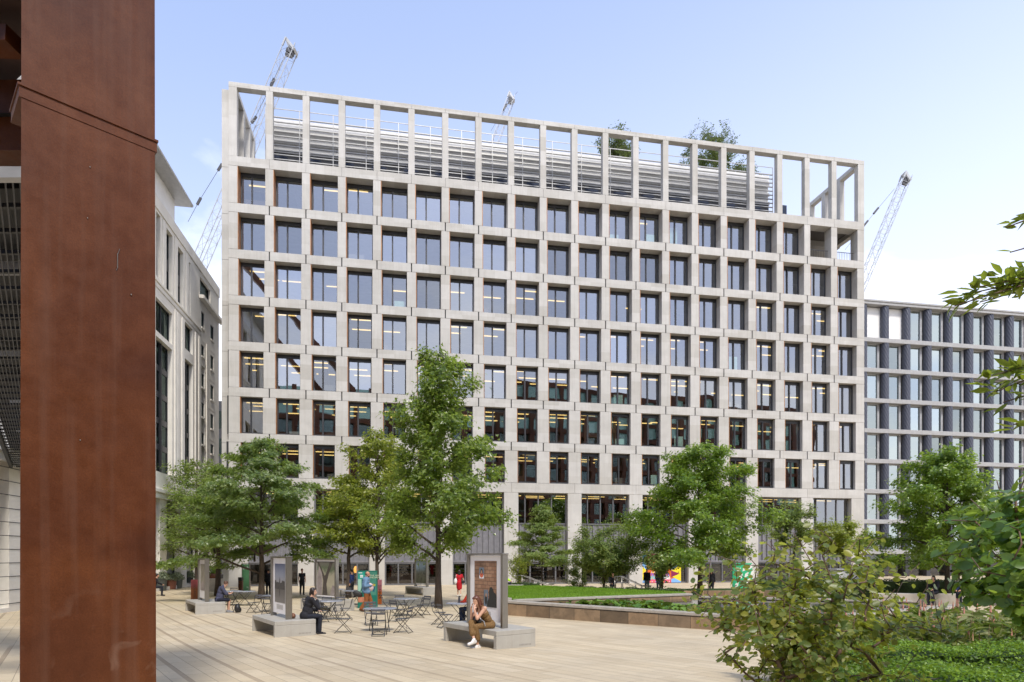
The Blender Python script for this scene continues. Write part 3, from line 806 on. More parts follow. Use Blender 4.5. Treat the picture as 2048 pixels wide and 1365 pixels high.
# local x: right edge -> left edge of the face; local -y... depth goes away behind the face
yb=-.95
def prism(z0,z1,tb,tt,m=0):
    a=[(0+tb,0,z0),(W_-tb,0,z0),(W_-tb-.22,yb,z0),(0+tb,yb,z0),(0+tt,0,z1),(W_-tt,0,z1),(W_-tt-.22,yb,z1),(0+tt,yb,z1)]
    g.add(a,[(0,1,2,3),(7,6,5,4),(4,5,1,0),(5,6,2,1),(6,7,3,2),(7,4,0,3)],m)
prism(gb-.1,zj-.10,0,.012); prism(zj,13.0,.012,.02)
g.box(-.004,W_+.004,-.5,.004,zj-.098,zj-.004,0)
g.box(-.016,W_+.016,-.5,.016,zj-.006,zj+.016,0); g.box(-.006,W_+.006,-.5,.006,zj-.108,zj-.099,0)
g.build('column',M['corten'],BC)
b=MB()
for x,z,r in ((.23,ZC+2.62,.006),(.58,ZC+3.75,.004),(.66,ZC+1.1,.004),(.60,ZC+3.25,.004)):
    b.lathe([(r,0),(r,.012)],8,(x,0.004,z))
b.box(.345,.352,-.001,.006,ZC+2.86,ZC+3.0); b.bar((.35,.003,ZC+2.98),(.33,.003,ZC+3.05),.008,.004); b.bar((.348,.003,ZC+2.86),(.36,.003,ZC+2.83),.007,.004)
b.build('fixing_stub',M['steel'],BC)
def cl(x,y,z): return (BC.matrix_world.inverted()@Vector((x,y,z)))
bpy.context.view_layer.update()
ob=MB()      # horizontal members left of / behind the column
ob.bar(cl(-4.75,6.2,ZC+6.95),cl(-16,13.2,ZC+6.95),.8,2.9,1); 
ob.bar(cl(-5.0,6.35,ZC+5.18),cl(-16,6.9,ZC+5.9),.25,.16,0)
ob.bar(cl(-5.2,7.1,ZC+4.87),cl(-16,7.4,ZC+4.87),.3,.78,0)
ob.build('edge_beam',[M['corten'],M['corten_dark']],BC)
gr=MB()
Ys=np.linspace(6.9,58,90)
def left(Y): return -17.8-.74*(Y-21.9)
def right(Y): return (175-1024+ (91-175)*min(1,(Y-6.9)/51))/F*Y
zg_=ZC+4.15
for i,Y in enumerate(Ys): gr.bar(cl(left(Y)+.02,Y,zg_),cl(right(Y),Y,zg_),.05,.05,0)
for k in range(26):
    f=k/25
    gr.bar(cl(left(6.9)*(1-f)+right(6.9)*f,6.9,zg_-.03),cl(left(58)*(1-f)+right(58)*f,58,zg_-.03),.014,.03,1)
gr.bar(cl(left(6.9),6.86,zg_),cl(right(6.9),6.86,zg_),.10,.12,2)
gr.bar(cl(left(6.9),6.9,zg_),cl(left(58),58,zg_),.12,.25,0)
gr.add([cl(left(6.9),6.9,zg_+.7),cl(left(58),58,zg_+.7),cl(right(58),58,zg_+.7),cl(right(6.9),6.9,zg_+.7)],[(0,1,2,3)],3)
for k in range(9): 
    Y=8+k*2.2; gr.box(0,0,0,0,0,0,0) if False else gr.bar(cl(left(Y)+.6,Y,zg_+.5),cl(right(Y)-.3,Y,zg_+.5),.25,.12,2 if k%2 else 0)
gr.build('soffit_grille',[M['black'],M['frame'],M['alu'],M['black']],BC)
cb_=MB(); a=cl(-21,31,ZC+2.9); c=cl(-28.5,40,ZC+2.75)
cb_.bar(a,c,.22,.3,0)
cb_.build('cross_beam',M['corten_dark'],BC)
# the storeys of the same building that stand behind the photographer (seen mirrored in the windows)
wb=MB()
def wbox(x0,x1,y0,y1,z0,z1,m): 
    wb.box(x0,x1,y0,y1,z0,z1,m,Matrix.Translation((0,0,0)))
zz_=[0.2+i*4.0 for i in range(12)]
iM=BC.matrix_world.inverted()
rr=random.Random(9)
OY=-27
def wtop(X): return 38.0 if X<32 else 44.0
for X in np.arange(-66,125,4.1):
    wb.box(X-.55,X+.55,OY-1.2,OY-.2,-.5,wtop(X)+.2,0,iM)
for z in zz_:
    wb.box(-66 if z<37 else 32,124,OY-1,OY-.4,z-.3,z+.75,0,iM)
wb.box(-66,32,OY-1.6,OY-1.3,0,38,1,iM); wb.box(32,124,OY-1.6,OY-1.3,0,44,1,iM); wb.box(-66,124,OY-14,OY-13.5,0,36,2,iM)
for X in np.arange(-70,-24,8.0):
    wb.bar(iM@Vector((X,OY-.5,66)),iM@Vector((X+26,OY-.5,37)),1.3,1.0,0); wb.bar(iM@Vector((X,OY-.5,37)),iM@Vector((X,OY-.5,62)),.9,.9,0)
wb.box(-70,-34,OY-1,OY-.2,58,59.4,0,iM)
wb.build('street_front',[M['corten'],M['glass_l'],M['frame']],BC)
# ---------------------------------------------------------------- tower cranes far behind
def crane(label,tip,low,Y,wid,mast_px,rope,dark=0.0,name='tower_crane'):
    a=P(*tip,Y); b=P(*low,Y)
    root=thing(name,label,'crane',(b.x,Y,gz(0,Y)),0,'tower cranes behind the buildings')
    o=root.location.copy(); o=Vector((b.x,Y,gz(0,Y)))
    a-=o;b-=o
    j=MB(); d=(a-b); L=d.length; d.normalize(); x=Vector((d.z,0,-d.x)); y=Vector((0,1,0)); h=wid/2
    c=[x*h+y*h,x*h-y*h,-x*h-y*h,-x*h+y*h]
    for q in c: j.bar(b+q,a+q,.13,.13,0)
    n=int(L/(wid*1.15))
    for i in range(n):
        s0=b+d*(L*i/n); s1=b+d*(L*(i+1)/n)
        for k in range(4):
            p,q=c[k],c[(k+1)%4]
            j.bar(s0+(p if i%2 else q),s1+(q if i%2 else p),.05,.05,0); j.bar(s0+p,s0+q,.05,.05,0)
    j.build('jib',[M['crane'],M['crane_dark']],root)
    hd=MB(); t=a-d*(wid*.7)
    for k in (-1,1):
        hd.bar(t+y*h*k-x*h,a+d*.3+y*h*k-x*h*1.0,.3,.3,0); hd.bar(t+y*h*k+x*h,a-d*1.2+y*h*k+x*h*1.1,.3,.3,0)
    hd.bar(a-x*h*1.1+d*.3,a+x*h*1.2-d*1.2,wid*.9,.5,0); hd.bar(t-x*h*.4,t+x*h*.9,wid*.5,.9,1); hd.bar(t-x*h*.4-d*.8,t+x*h*.9-d*.8,wid*.3,.5,1)
    hd.build('jib_head',[M['crane'],M['crane_dark']],root)
    r=MB()
    pts=[P(*p,Y)-o for p in rope]
    for i in range(len(pts)-1):
        r.bar(pts[i],pts[i+1],.07,.07,1)
        if i and i<len(pts)-1: r.bar(pts[i]-(pts[i+1]-pts[i]).normalized()*.9,pts[i]+(pts[i+1]-pts[i]).normalized()*.9,.42,.42,1)
    r.build('rope',[M['crane'],M['crane_dark']],root)
    m=MB(); zt=b.z+3; mw=1.1
    for sx in (-1,1):
        for sy in (-1,1): m.bar((sx*mw,sy*mw,0),(sx*mw,sy*mw,zt),.25,.25,0)
    n=int(zt/2.4)
    for i in range(n):
        z0,z1=zt*i/n,zt*(i+1)/n
        for k in (-1,1):
            m.bar((-mw,k*mw,z0),(mw,k*mw,z1),.12,.12,0); m.bar((k*mw,-mw,z0),(k*mw,mw,z1),.12,.12,0)
    m.bar((3,0,b.z-.6),(-7,0,b.z-.2),2.4,2.2,0)
    m.build('mast',[M['crane'],M['crane_dark']],root)
    return root
crane('tallest grey lattice crane jib rising behind the left corner of the gridded block',(584,90),(352,640),140,2.35,0,[(566,120),(545,165),(508,240),(440,335),(398,403),(376,444)])
crane('short crane jib tip showing above the middle of the roof frame',(1024,192),(950,395),170,1.7,0,[(1035,184),(1010,215),(982,262)])
crane('faint pale crane jib leaning right, beyond the right end of the gridded block',(1814,352),(1655,735),150,1.75,0,[(1789,378),(1752,422),(1731,448),(1690,500)])
# ---------------------------------------------------------------- foliage helpers
def rot_to(nrm,yaw,rng):
    """frames (n,3,3) whose z axis is nrm and whose x axis is turned by yaw"""
    n=nrm/np.linalg.norm(nrm,axis=1,keepdims=True)
    a=np.stack([np.cos(yaw),np.sin(yaw),np.zeros_like(yaw)],1)
    x=a-n*(a*n).sum(1,keepdims=True); x/=np.linalg.norm(x,axis=1,keepdims=True)+1e-9
    y=np.cross(n,x); return x,y,n
STAR=np.array([(0,0,0),(.30,-.10,.02),(.22,-.46,-.05),(.50,-.22,.03),(1.0,0,-.10),(.50,.22,.03),(.22,.46,-.05),(.30,.10,.02)],float)   # lobed leaf outline
KITE=np.array([(0,0,0),(.42,-.27,.05),(1,0,-.08),(.42,.27,.05)],float)
OVAL=np.array([(0,0,0),(.16,-.22,.03),(.45,-.33,.045),(.78,-.22,.01),(1,0,-.06),(.78,.22,.01),(.45,.33,.045),(.16,.22,.03)],float)
LANCE=np.array([(0,0,0),(.25,-.13,.02),(.55,-.15,.0),(1,0,-.16),(.55,.15,.0),(.25,.13,.02)],float)
def leaves(pos,nrm,yaw,size,shape,name,mat,parent):
    x,y,n=rot_to(nrm,yaw,RNG); k=len(shape); N=len(pos)
    V=pos[:,None,:]+size[:,None,None]*(shape[None,:,0:1]*x[:,None,:]+shape[None,:,1:2]*y[:,None,:]+shape[None,:,2:3]*n[:,None,:])
    if k==4: Fq=np.arange(N*k).reshape(N,k)
    else:    # fold along the midrib: two halves
        h=k//2; base=np.arange(N)[:,None]*k
        A=np.array(list(range(0,h+1))); B=np.array([0]+list(range(h,k)))
        Fq=np.concatenate([base+A,base+B])
    return link(name,npmesh(name,V.reshape(-1,3),Fq,mat),parent)

def big_tree(label,base,H,cb,Rmax,prof,nl,leaf_n,ls,mat,bark,seed,trunk_r=.16,droop=.25,layer=.16,up=.30,group='young trees standing in the plaza paving',lean=(0,0),name='broadleaf_tree',shape=KITE,lvar=(.66,1.15),vert=.13,tilt=.5):
    rg=np.random.default_rng(seed)
    root=thing(name,label,'tree',base,0,group)
    wood=MB()
    tp=[];nz=9
    wob=rg.normal(0,.05,(nz+1,2)); wob[0]=0
    for i in range(nz+1):
        f=i/nz; tp.append(Vector((lean[0]*f*H+wob[i,0]*f*1.5,lean[1]*f*H+wob[i,1]*f*1.5,H*.97*f)))
    def trunk_at(z):
        f=min(.999,z/(H*.97)); i=int(f*nz); g=f*nz-i; return tp[i].lerp(tp[i+1],g)
    wood.tube(tp,[trunk_r*(1.35 if i==0 else 1)*(1-.93*(i/nz)**1.05) for i in range(nz+1)],10)
    pos=[];nr=[];
    ga=2.399963; a0=rg.uniform(0,6.28)
    for i in range(nl):
        f=(i+.5)/nl; f=f**.85
        z=cb*H+(H*.98-cb*H)*f
        az=a0+i*ga+rg.normal(0,.25)
        L=Rmax*prof(f)*rg.uniform(*lvar)
        if L<.15: L=.15
        st=trunk_at(z-L*up*.5) if z-L*up*.5>0 else trunk_at(z)
        out=Vector((math.cos(az),math.sin(az),0)); side=Vector((-out.y,out.x,0))
        pts=[]
        for s in np.linspace(0,1,6):
            zz=L*up*(1.6*s-(.6+droop*2.2)*s*s)+ (rg.normal(0,.03)*L if s>0 else 0)
            pts.append(st+out*(L*s)+side*(L*.10*math.sin(s*3+i))+Vector((0,0,zz+f*L*.35*s)))
        r0=max(.016,trunk_r*.38*(1-f)+.012)
        wood.tube(pts,[r0*(1-.85*s) for s in np.linspace(0,1,6)],5)
        # side twigs
        nt=max(3,int(3+L*2.4))
        segs=[(pts[j],pts[j+1]) for j in range(2,5)]
        for j in range(nt):
            s=rg.uniform(.22,.98); q=s*5; jj=min(4,int(q)); p=pts[jj].lerp(pts[jj+1],q-jj)
            tl=L*rg.uniform(.26,.46)*(1.08-.55*s); sg=1 if j%2 else -1
            dr=(out*rg.uniform(.45,.9)+side*sg*rg.uniform(.5,1.0)+Vector((0,0,rg.normal(.04,vert)))).normalized()
            e=p+dr*tl+Vector((0,0,-tl*droop*.5)); wood.tube([p,p.lerp(e,.5)+Vector((0,0,tl*.06)),e],[r0*.32,r0*.2,.004],4)
            segs.append((p,e)); 
            segs.append((p.lerp(e,.4),e))
        wts=np.array([max(.05,(b-a).length) for a,b in segs]); wts/=wts.sum()
        n=int(leaf_n*L/(nl*Rmax*.62))
        idx=rg.choice(len(segs),n,p=wts); t=rg.uniform(.05,1.05,n)
        A=np.array([tuple(s[0]) for s in segs])[idx];B=np.array([tuple(s[1]) for s in segs])[idx]
        pp=A+(B-A)*t[:,None]; sc=.12+.10*min(1,L/2)
        pp+=np.stack([rg.normal(0,sc,n),rg.normal(0,sc,n),rg.normal(-.02,layer*.62,n)],1)
        pos.append(pp); on=np.array([out.x,out.y,0])
        nr.append(np.array([0,0,1.0])+on*.80+rg.normal(0,tilt,(n,3)))
    pos=np.concatenate(pos);nr=np.concatenate(nr); n=len(pos)
    ok=pos[:,2]>1.9 if H>6 else pos[:,2]>.3
    pos=pos[ok];nr=nr[ok];n=len(pos)
    wood.build('trunk',bark,root)
    yaw=np.arctan2(pos[:,1],pos[:,0])+rg.normal(0,1.0,n)
    leaves(pos,nr,yaw,ls*rg.uniform(.7,1.3,n),shape,'crown',mat,root)
    return root

def branchy(base,targets,stems,rg,rtip=.0035,expo=2.3,bend=.12,step=.12):
    """greedy branching skeleton: joins every target to the nearest node grown so far"""
    nodes=[Vector(b) for b in stems]; par=[-1]*len(nodes)
    b0=sum(nodes,Vector())/len(nodes)
    order=sorted(range(len(targets)),key=lambda i:(Vector(targets[i])-b0).length)
    tips=[]
    for i in order:
        t=Vector(targets[i]); arr=np.array([tuple(n) for n in nodes]); d=np.linalg.norm(arr-np.array(tuple(t)),axis=1)
        # prefer nodes lying below / inward of the target
        pen=np.maximum(0,arr[:,2]-t.z)*1.2
        j=int(np.argmin(d+pen)); s=nodes[j]; L=(t-s).length; k=max(1,int(L/step)); prev=j
        off=Vector(rg.normal(0,bend*L*.5,3)); off.z=abs(off.z)*.6
        for q in range(1,k+1):
            f=q/k; p=s.lerp(t,f)+off*math.sin(math.pi*f)*.8
            nodes.append(p); par.append(prev); prev=len(nodes)-1
        tips.append(prev)
    cnt=[0.0]*len(nodes)
    for tp in tips: cnt[tp]+=1
    for i in range(len(nodes)-1,-1,-1):
        if par[i]>=0: cnt[par[i]]+=cnt[i]
    rad=[rtip*max(1,c)**(1/expo) for c in cnt]
    return nodes,par,rad,tips
def skeleton_mesh(nodes,par,rad,n=6):
    g=MB(); kids={}
    for i,p in enumerate(par):
        if p>=0: kids.setdefault(p,[]).append(i)
    done=set()
    for i in range(len(nodes)):
        for c in kids.get(i,[]):
            # follow the thickest child only once: start a chain where the parent has several children or is a root
            if par[i]==-1 or len(kids[i])>1:
                big=max(kids[i],key=lambda q:rad[q]) 
                if par[i]!=-1 and c==big: continue
                ch=[i,c]; 
                while ch[-1] in kids: ch.append(max(kids[ch[-1]],key=lambda q:rad[q]))
                rs=[rad[q] for q in ch]; rs[0]=min(rs[0],rs[1]*1.1)
                g.tube([nodes[q] for q in ch],rs,n)
    return g
def shrub(label,base,center,radii,ntips,per,ls,shape,mat,bark,seed,stems,name,cat,group=None,rtip=.0035,up=.9,spread=.05,power=.38,step=.12,flat=None,cut=None,tilt=.5,n=6):
    rg=np.random.default_rng(seed)
    root=thing(name,label,cat,base,0,group)
    T=rg.normal(0,1,(ntips,3)); T/=np.linalg.norm(T,axis=1,keepdims=True)
    T=T*(rg.uniform(0,1,(ntips,1))**power)*np.array(radii)+np.array(center)
    if flat: T[:,2]=np.round(T[:,2]/flat)*flat+rg.normal(0,flat*.12,ntips)
    if cut is not None: T=T[cut(T)]
    nodes,par,rad,tips=branchy(base,T,stems,rg,rtip,step=step)
    skeleton_mesh(nodes,par,rad,n).build('branches',bark,root)
    pos=[];nr=[];yw=[]
    for tp in tips:
        chain=[tp]
        while par[chain[-1]]>=0 and len(chain)<5: chain.append(par[chain[-1]])
        for _ in range(int(per)):
            q=rg.uniform(0,len(chain)-1.001); i=int(q); p=nodes[chain[i]].lerp(nodes[chain[i+1]],q-i)
            d=(nodes[chain[i]]-nodes[chain[i+1]])
            pos.append(np.array(tuple(p))+rg.normal(0,spread,3)); oc=p-Vector(center); oc=oc/(oc.length+1e-6); nr.append(np.array([oc.x*.75,oc.y*.75,up+.2*oc.z])+rg.normal(0,tilt,3)); yw.append(math.atan2(d.y,d.x)+rg.normal(0,.9))
    pos=np.array(pos);m=len(pos)
    leaves(pos,np.array(nr),np.array(yw),ls*rg.uniform(.65,1.25,m),shape,'foliage',mat,root)
    return root

M['leaf_gum']=leaf_mat('green_lobed_leaves',[(.055,.105,.022),(.13,.21,.038),(.23,.31,.06),(.36,.42,.11)],(.23,.32,.07),.28,.60,.95)
M['leaf_gum2']=leaf_mat('deep_green_leaves',[(.06,.11,.037),(.13,.21,.065),(.23,.31,.11),(.37,.43,.18)],(.22,.31,.10),.34,.58,.9)
M['leaf_yel']=leaf_mat('yellow_green_leaves',[(0.133,0.176,0.022),(0.230,0.273,0.032),(0.327,0.351,0.043),(0.436,0.436,0.067)],(0.266,0.303,0.048),.38,0.58,.7)
M['leaf_bright']=leaf_mat('fresh_green_leaves',[(.06,.13,.015),(.13,.24,.027),(.22,.34,.042),(.33,.44,.075)],(.19,.31,.04),.30,.60,.9)
M['leaf_dull']=leaf_mat('grey_green_leaves',[(0.092,0.157,0.037),(0.157,0.232,0.055),(0.232,0.306,0.084),(0.334,0.372,0.111)],(0.223,0.279,0.092),.48,0.50)
M['leaf_bush']=leaf_mat('glossy_olive_leaves',[(.10,.16,.05),(.18,.23,.06),(.29,.31,.065),(.44,.35,.07)],(.45,.43,.08),.40,.55,.7)
M['leaf_big']=leaf_mat('large_green_leaves',[(0.059,0.142,0.042),(0.108,0.218,0.049),(0.185,0.318,0.059),(0.335,0.436,0.083)],(0.318,0.453,0.067),.35,0.50,.6)
M['leaf_hedge']=leaf_mat('clipped_hedge_leaves',[(0.062,0.150,0.013),(0.150,0.275,0.018),(0.237,0.388,0.027),(0.325,0.475,0.050)],(0.150,0.275,0.025),.4,.4)
M['leaf_dark']=leaf_mat('dark_hedge_leaves',[(0.016,0.040,0.012),(0.035,0.070,0.018),(0.060,0.105,0.024)],(0.030,0.050,0.020),.5,.2)
M['leaf_silver']=leaf_mat('silver_green_leaves',[(0.090,0.120,0.070),(0.160,0.190,0.120),(0.240,0.270,0.180)],(0.200,0.220,0.150),.5,.25)

cone=lambda f:(1-f)**.75*.96+.06
dome=lambda f:(max(0,1-(f*1.0)**1.7))**.85*.9+.10 if f>.12 else .78+f*1.6
layr=lambda f:(.62+.38*math.sin(min(1,f*2.2)*1.57))*(1-f)**.7+.06
def at(px,py,): return GP(px,py)
b=at(877,1216); big_tree('tallest green tree, conical with a straight trunk, before the gridded block',b,12.75,.225,3.5,lambda f:(.80+.20*math.sin(min(1,f*3)*1.57))*(1-f)**.62+.10,44,27000,.21,M['leaf_gum'],M['bark'],21,.165,.16,.34,.62,shape=STAR,lvar=(.55,1.12),vert=.42,tilt=.65)
b=at(523,1199); big_tree('wide dark green tree behind the obelisk panel, its crown in flat layers',b,9.7,.235,5.4,lambda f:(.86+.14*math.sin(min(1,f*3)*1.57))*(1-f)**.85+.10,34,33000,.21,M['leaf_gum2'],M['bark'],5,.17,.30,.17,.34,shape=STAR,lvar=(.72,1.12),vert=.12,tilt=.55)
b=at(755,1195); big_tree('loose yellow green tree with visible forking limbs between the two largest plaza trees',b,10.6,.26,4.0,layr,42,21000,.18,M['leaf_yel'],M['bark'],8,.13,.12,.20,.85,lvar=(.55,1.2),vert=.30,tilt=.6)
b=at(697,1196); big_tree('slim dark trunked tree standing just left of the person in the denim jacket',b,7.6,.36,3.3,layr,26,9000,.19,M['leaf_yel'],M['bark'],18,.15,.2,.2,.35)
b=at(436,1192); big_tree('tree with a stout dark trunk beside the seated person in shorts',b,7.8,.36,4.2,layr,32,11500,.2,M['leaf_gum2'],M['bark'],31,.19,.28,.18,.25)
b=at(393,1180); big_tree('leftmost plaza tree, dull green and airy, in front of the limestone building',b,9.9,.27,4.3,lambda f:(.62+.38*math.sin(min(1,f*2.2)*1.57))*(1-f)**.55+.08,38,12500,.19,M['leaf_dull'],M['bark'],44,.15,.1,.25,.45)
b=at(1400,1192); big_tree('broad bright green tree standing beyond the pool right of the mural',b,9.7,.245,5.1,lambda f:(.80+.20*math.sin(min(1,f*3)*1.57))*(1-f)**.6+.08,38,34000,.21,M['leaf_bright'],M['bark'],12,.17,.22,.28,.42,shape=STAR,lvar=(.62,1.12),vert=.30,tilt=.6)
b=at(1895,1205); big_tree('broad green tree in front of the ribbed column block at the right',b,8.5,.24,4.2,lambda f:(.80+.20*math.sin(min(1,f*3)*1.57))*(1-f)**.6+.10,34,27000,.21,M['leaf_bright'],M['bark'],14,.16,.24,.26,.36,shape=STAR,lvar=(.6,1.12),vert=.28,tilt=.6)
# ---- smaller trees along the foot of the block
G2='small trees along the foot of the gridded block'
b=P(1085,1186,46); b.z=gz(0,46)
big_tree('small dark tiered tree left of the multi stemmed shrub, behind the lawn',b,6.4,.13,2.7,lambda f:(.8+.2*math.sin(min(1,f*3)*1.57))*(1-f)**.8+.08,40,30000,.145,M['leaf_dull'],M['bark'],61,.07,.25,.14,.14,G2,name='small_tree')
b=P(1214,1190,43);b.z=gz(0,43)
shrub('multi stemmed airy shrub tree with spreading dark limbs behind the lawn',b,(0,0,3.0),(2.9,2.0,2.0),230,95,.155,KITE,M['leaf_dull'],M['bark'],62,[(0,0,0),(.15,.1,0),(-.2,.05,0)],'small_tree','tree',G2,.009,1.0,.16,.4,.3)
b=P(1322,1190,40);b.z=gz(0,40)
shrub('small dark forked tree standing in front of the colourful mural',b,(0,0,2.35),(1.9,1.5,.8),90,50,.16,KITE,M['leaf_dull'],M['bark'],63,[(0,0,0),(.1,0,0)],'small_tree','tree',G2,.012,1.0,.14,.4,.3)
b=P(1590,1190,46);b.z=gz(0,46)
shrub('flat topped light green tree seen behind the foreground bush',b,(-.2,0,5.0),(2.1,1.6,1.6),130,90,.15,KITE,M['leaf_dull'],M['bark'],64,[(0,0,0),(.15,0,0)],'small_tree','tree',G2,.010,1.2,.14,.4,.3,.7)
b=P(1680,1190,45);b.z=gz(0,45)
shrub('yellowish spreading tree at the right corner of the gridded block',b,(0,0,4.1),(2.5,1.6,1.3),140,90,.15,KITE,M['leaf_yel'],M['bark'],65,[(0,0,0),(.15,0,0)],'small_tree','tree',G2,.010,1.2,.14,.4,.3,.6)
b=P(1036,1186,44);b.z=gz(0,44)
shrub('thin leaning shrub with bare stems beside the left handrail',b,(-.1,0,2.0),(1.1,.8,1.1),50,40,.12,KITE,M['leaf_yel'],M['bark'],66,[(0,0,0),(.1,0,0)],'shrub','shrub',None,.009,1.0,.12,.5,.3)
b=P(1150,1186,45);b.z=gz(0,45)
shrub('sparse low shrub against the pale pier between the two handrails',b,(0,0,1.4),(1.1,.8,1.2),60,50,.12,KITE,M['leaf_dull'],M['bark'],67,[(0,0,0)],'shrub','shrub',None,.006,1.0,.12,.5,.3)
# roof trees
def roof_tree(px,py,Y,h,rad,lbl,seed):
    b=P(px,py,Y); b.z=39.5+ZC
    shrub(lbl,b,(.3,0,h*.56),(rad,rad,h*.42),190,44,.25,LANCE,leaf_mat('roof_tree_leaves',[(.03,.05,.018),(.06,.085,.025),(.11,.13,.04)],None,.5,.35),M['bark'],seed,[(0,0,0),(.2,0,0)],'roof_tree','tree','trees growing on the roof of the gridded block',.010,.4,.20,.5,.4,None,None,.9)
roof_tree(1228,330,66.5,6.0,2.3,'thin tree on the roof behind the crown frame, leftmost of the three',71)
roof_tree(1416,330,69.5,8.6,3.3,'tallest windblown tree on the roof, rising above the crown frame',72)
roof_tree(1476,340,70.5,4.6,2.2,'small tree on the roof right of the tallest one',73)
# ---- foreground bush, near at the right
by=5.0; b=Vector((2.45,by,gz(0,by)+.15))
def bushcut(T):
    w=T+np.array(tuple(b)); px=1024+F*w[:,0]/w[:,1]; py=HZ-F*(w[:,2]-ZC)/w[:,1]
    return (py>1035+np.abs(px-1660)*.30*(px<1660)+np.maximum(0,px-1700)*.45)&(px<1890)&(px>1378+np.maximum(0,py-1205)*.62)&((py<1262)|(np.random.default_rng(4).random(len(py))<.50))
shrub('airy bush of glossy olive green leaves leaning over the paving in the right foreground',b,(-.16,0,1.0),(1.24,.78,1.16),760,12,.060,OVAL,M['leaf_bush'],M['bark_red'],81,[(.0,0,-.1),(.10,.08,-.1),(-.16,.05,-.1),(.22,-.05,-.1),(-.05,.12,-.1)],'foreground_bush','bush',None,.0026,.85,.035,.6,.10,None,bushcut,.6)
b=Vector((3.3,3.75,gz(0,3.7)))
shrub('large leaved plant with broad round green leaves at the right edge of the photo',b,(.16,.15,1.78),(.82,.5,.52),260,11,.088,OVAL,M['leaf_big'],M['bark_red'],82,[(.2,0,0),(.3,.1,0),(.4,0,0)],'large_leaved_plant','shrub',None,.003,.75,.03,.5,.10,None,lambda T:(T[:,0]>-.62),.5)
# cherry-like tree whose branch tips reach in from the right edge
def reach():
    root=thing('overhanging_tree','tree outside the frame whose long leaved branch tips reach in at the right edge','tree',(5.2,4.3,gz(0,4.3)))
    rg=np.random.default_rng(91); g=MB(); o=root.location
    g.tube([(0,0,0),(.05,0,2.2),(0,.1,4.2),(.1,.1,6)],[.12,.09,.06,.02],8)
    pos=[];nr=[];yw=[]
    def twig(p0,p1,sag,n):
        n=int(n*1.6)
        pts=[]
        for s in np.linspace(0,1,8):
            p=p0.lerp(p1,s); p.z+=sag*math.sin(s*math.pi); pts.append(p)
        g.tube(pts,[.012*(1-.8*s)+.0015 for s in np.linspace(0,1,8)],5)
        for k in range(n):
            s=rg.uniform(.30,1.02); q=min(6.99,s*7);i=int(q);p=pts[i].lerp(pts[i+1],q-i); d=pts[i+1]-pts[i]
            pos.append(np.array(tuple(p))+rg.normal(0,.02,3)); nr.append(np.array([0,0,.8])+rg.normal(0,.45,3)); yw.append(math.atan2(d.y,d.x)+rg.choice((-1,1))*rg.uniform(.1,.8))
    for (px,py,st,n) in ((2004,455,2.55,26),(2012,505,2.4,22),(1920,590,2.2,70),(1900,612,2.1,40),(1945,575,2.3,70),(1990,560,2.35,60),(1950,605,2.15,40),(1965,755,1.5,46),(1985,785,1.45,50),(2010,750,1.6,50),(2000,805,1.4,26),(2022,850,1.2,16)):
        Y=4.1+rg.uniform(-.15,.25); e=P(px+rg.uniform(4,10),py,Y)-o
        s=Vector((0.02,.05,e.z+.35+rg.uniform(-.1,.25)))
        twig(s,e,.10,n)
    g.build('branches',M['bark_red'],root)
    n=len(pos); leaves(np.array(pos),np.array(nr),np.array(yw),.115*rg.uniform(.7,1.25,n),LANCE,'foliage',leaf_mat('drooping_green_leaves',[(.045,.08,.012),(.09,.14,.018),(.16,.20,.028),(.26,.24,.045)],(.20,.23,.03),.4,.5),root)
reach()
# ---- clipped hedges and beds
def hedge(label,p0,p1,w,h,seed,n,ls,mat,z=None,name='clipped_hedge'):
    rg=np.random.default_rng(seed); p0=Vector(p0);p1=Vector(p1); d=p1-p0; L=d.length; ang=math.atan2(d.y,d.x)
    root=thing(name,label,'hedge',(p0.x,p0.y,z if z is not None else gz(0,p0.y)),ang,None)
    g=MB(); g.box(.04,L-.04,.04,w-.04,-.3,h-.05); g.build('branches',M['leaf_dark'],root)
    f=rg.uniform(0,1,n); side=rg.choice(4,n,p=[.56,.30,.07,.07])
    pos=np.stack([rg.uniform(0,L,n),rg.uniform(0,w,n),np.full(n,h)],1); nr=np.tile([0,0,1.0],(n,1))
    s=side==1; pos[s]=np.stack([rg.uniform(0,L,s.sum()),np.zeros(s.sum()),rg.uniform(0,h,s.sum())],1); nr[s]=[0,-1,.3]
    for k,xv in ((2,0),(3,L)):
        s=side==k; pos[s]=np.stack([np.full(s.sum(),xv),rg.uniform(0,w,s.sum()),rg.uniform(0,h,s.sum())],1); nr[s]=[-1 if k==2 else 1,0,.3]
    pos+=rg.normal(0,.022,(n,3)); pos[:,2]+=.035*np.sin(pos[:,0]*5+seed)
    leaves(pos,nr+rg.normal(0,.55,(n,3)),rg.uniform(0,6.28,n),ls*rg.uniform(.7,1.3,n),KITE,'foliage',mat,root)
    return root
hedge('clipped bright green box hedge, nearer of the two rows at the lower right',(2.7,5.35,0),(7.2,5.0,0),.75,.80,3,22000,.040,M['leaf_hedge'])
hedge('clipped bright green box hedge, farther row in front of the flower bed',(3.9,7.15,0),(9.5,6.8,0),.7,.84,4,22000,.040,M['leaf_hedge'])
hz_=P(1070,1180,41)
hedge('low dark hedge behind the lawn below the tiered tree',(3.2,39.9,0),(6.6,38.2,0),.7,.62,6,2600,.09,M['leaf_dark'])
hedge('low dark hedge along the steps in front of the mural',(6.7,37.4,0),(10.6,35.4,0),.8,.66,7,2800,.09,M['leaf_dark'])
hedge('short dark hedge beside the person in a hi vis jacket',(-.4,42.4,0),(1.6,41.6,0),.8,.75,8,1600,.09,M['leaf_dark'])
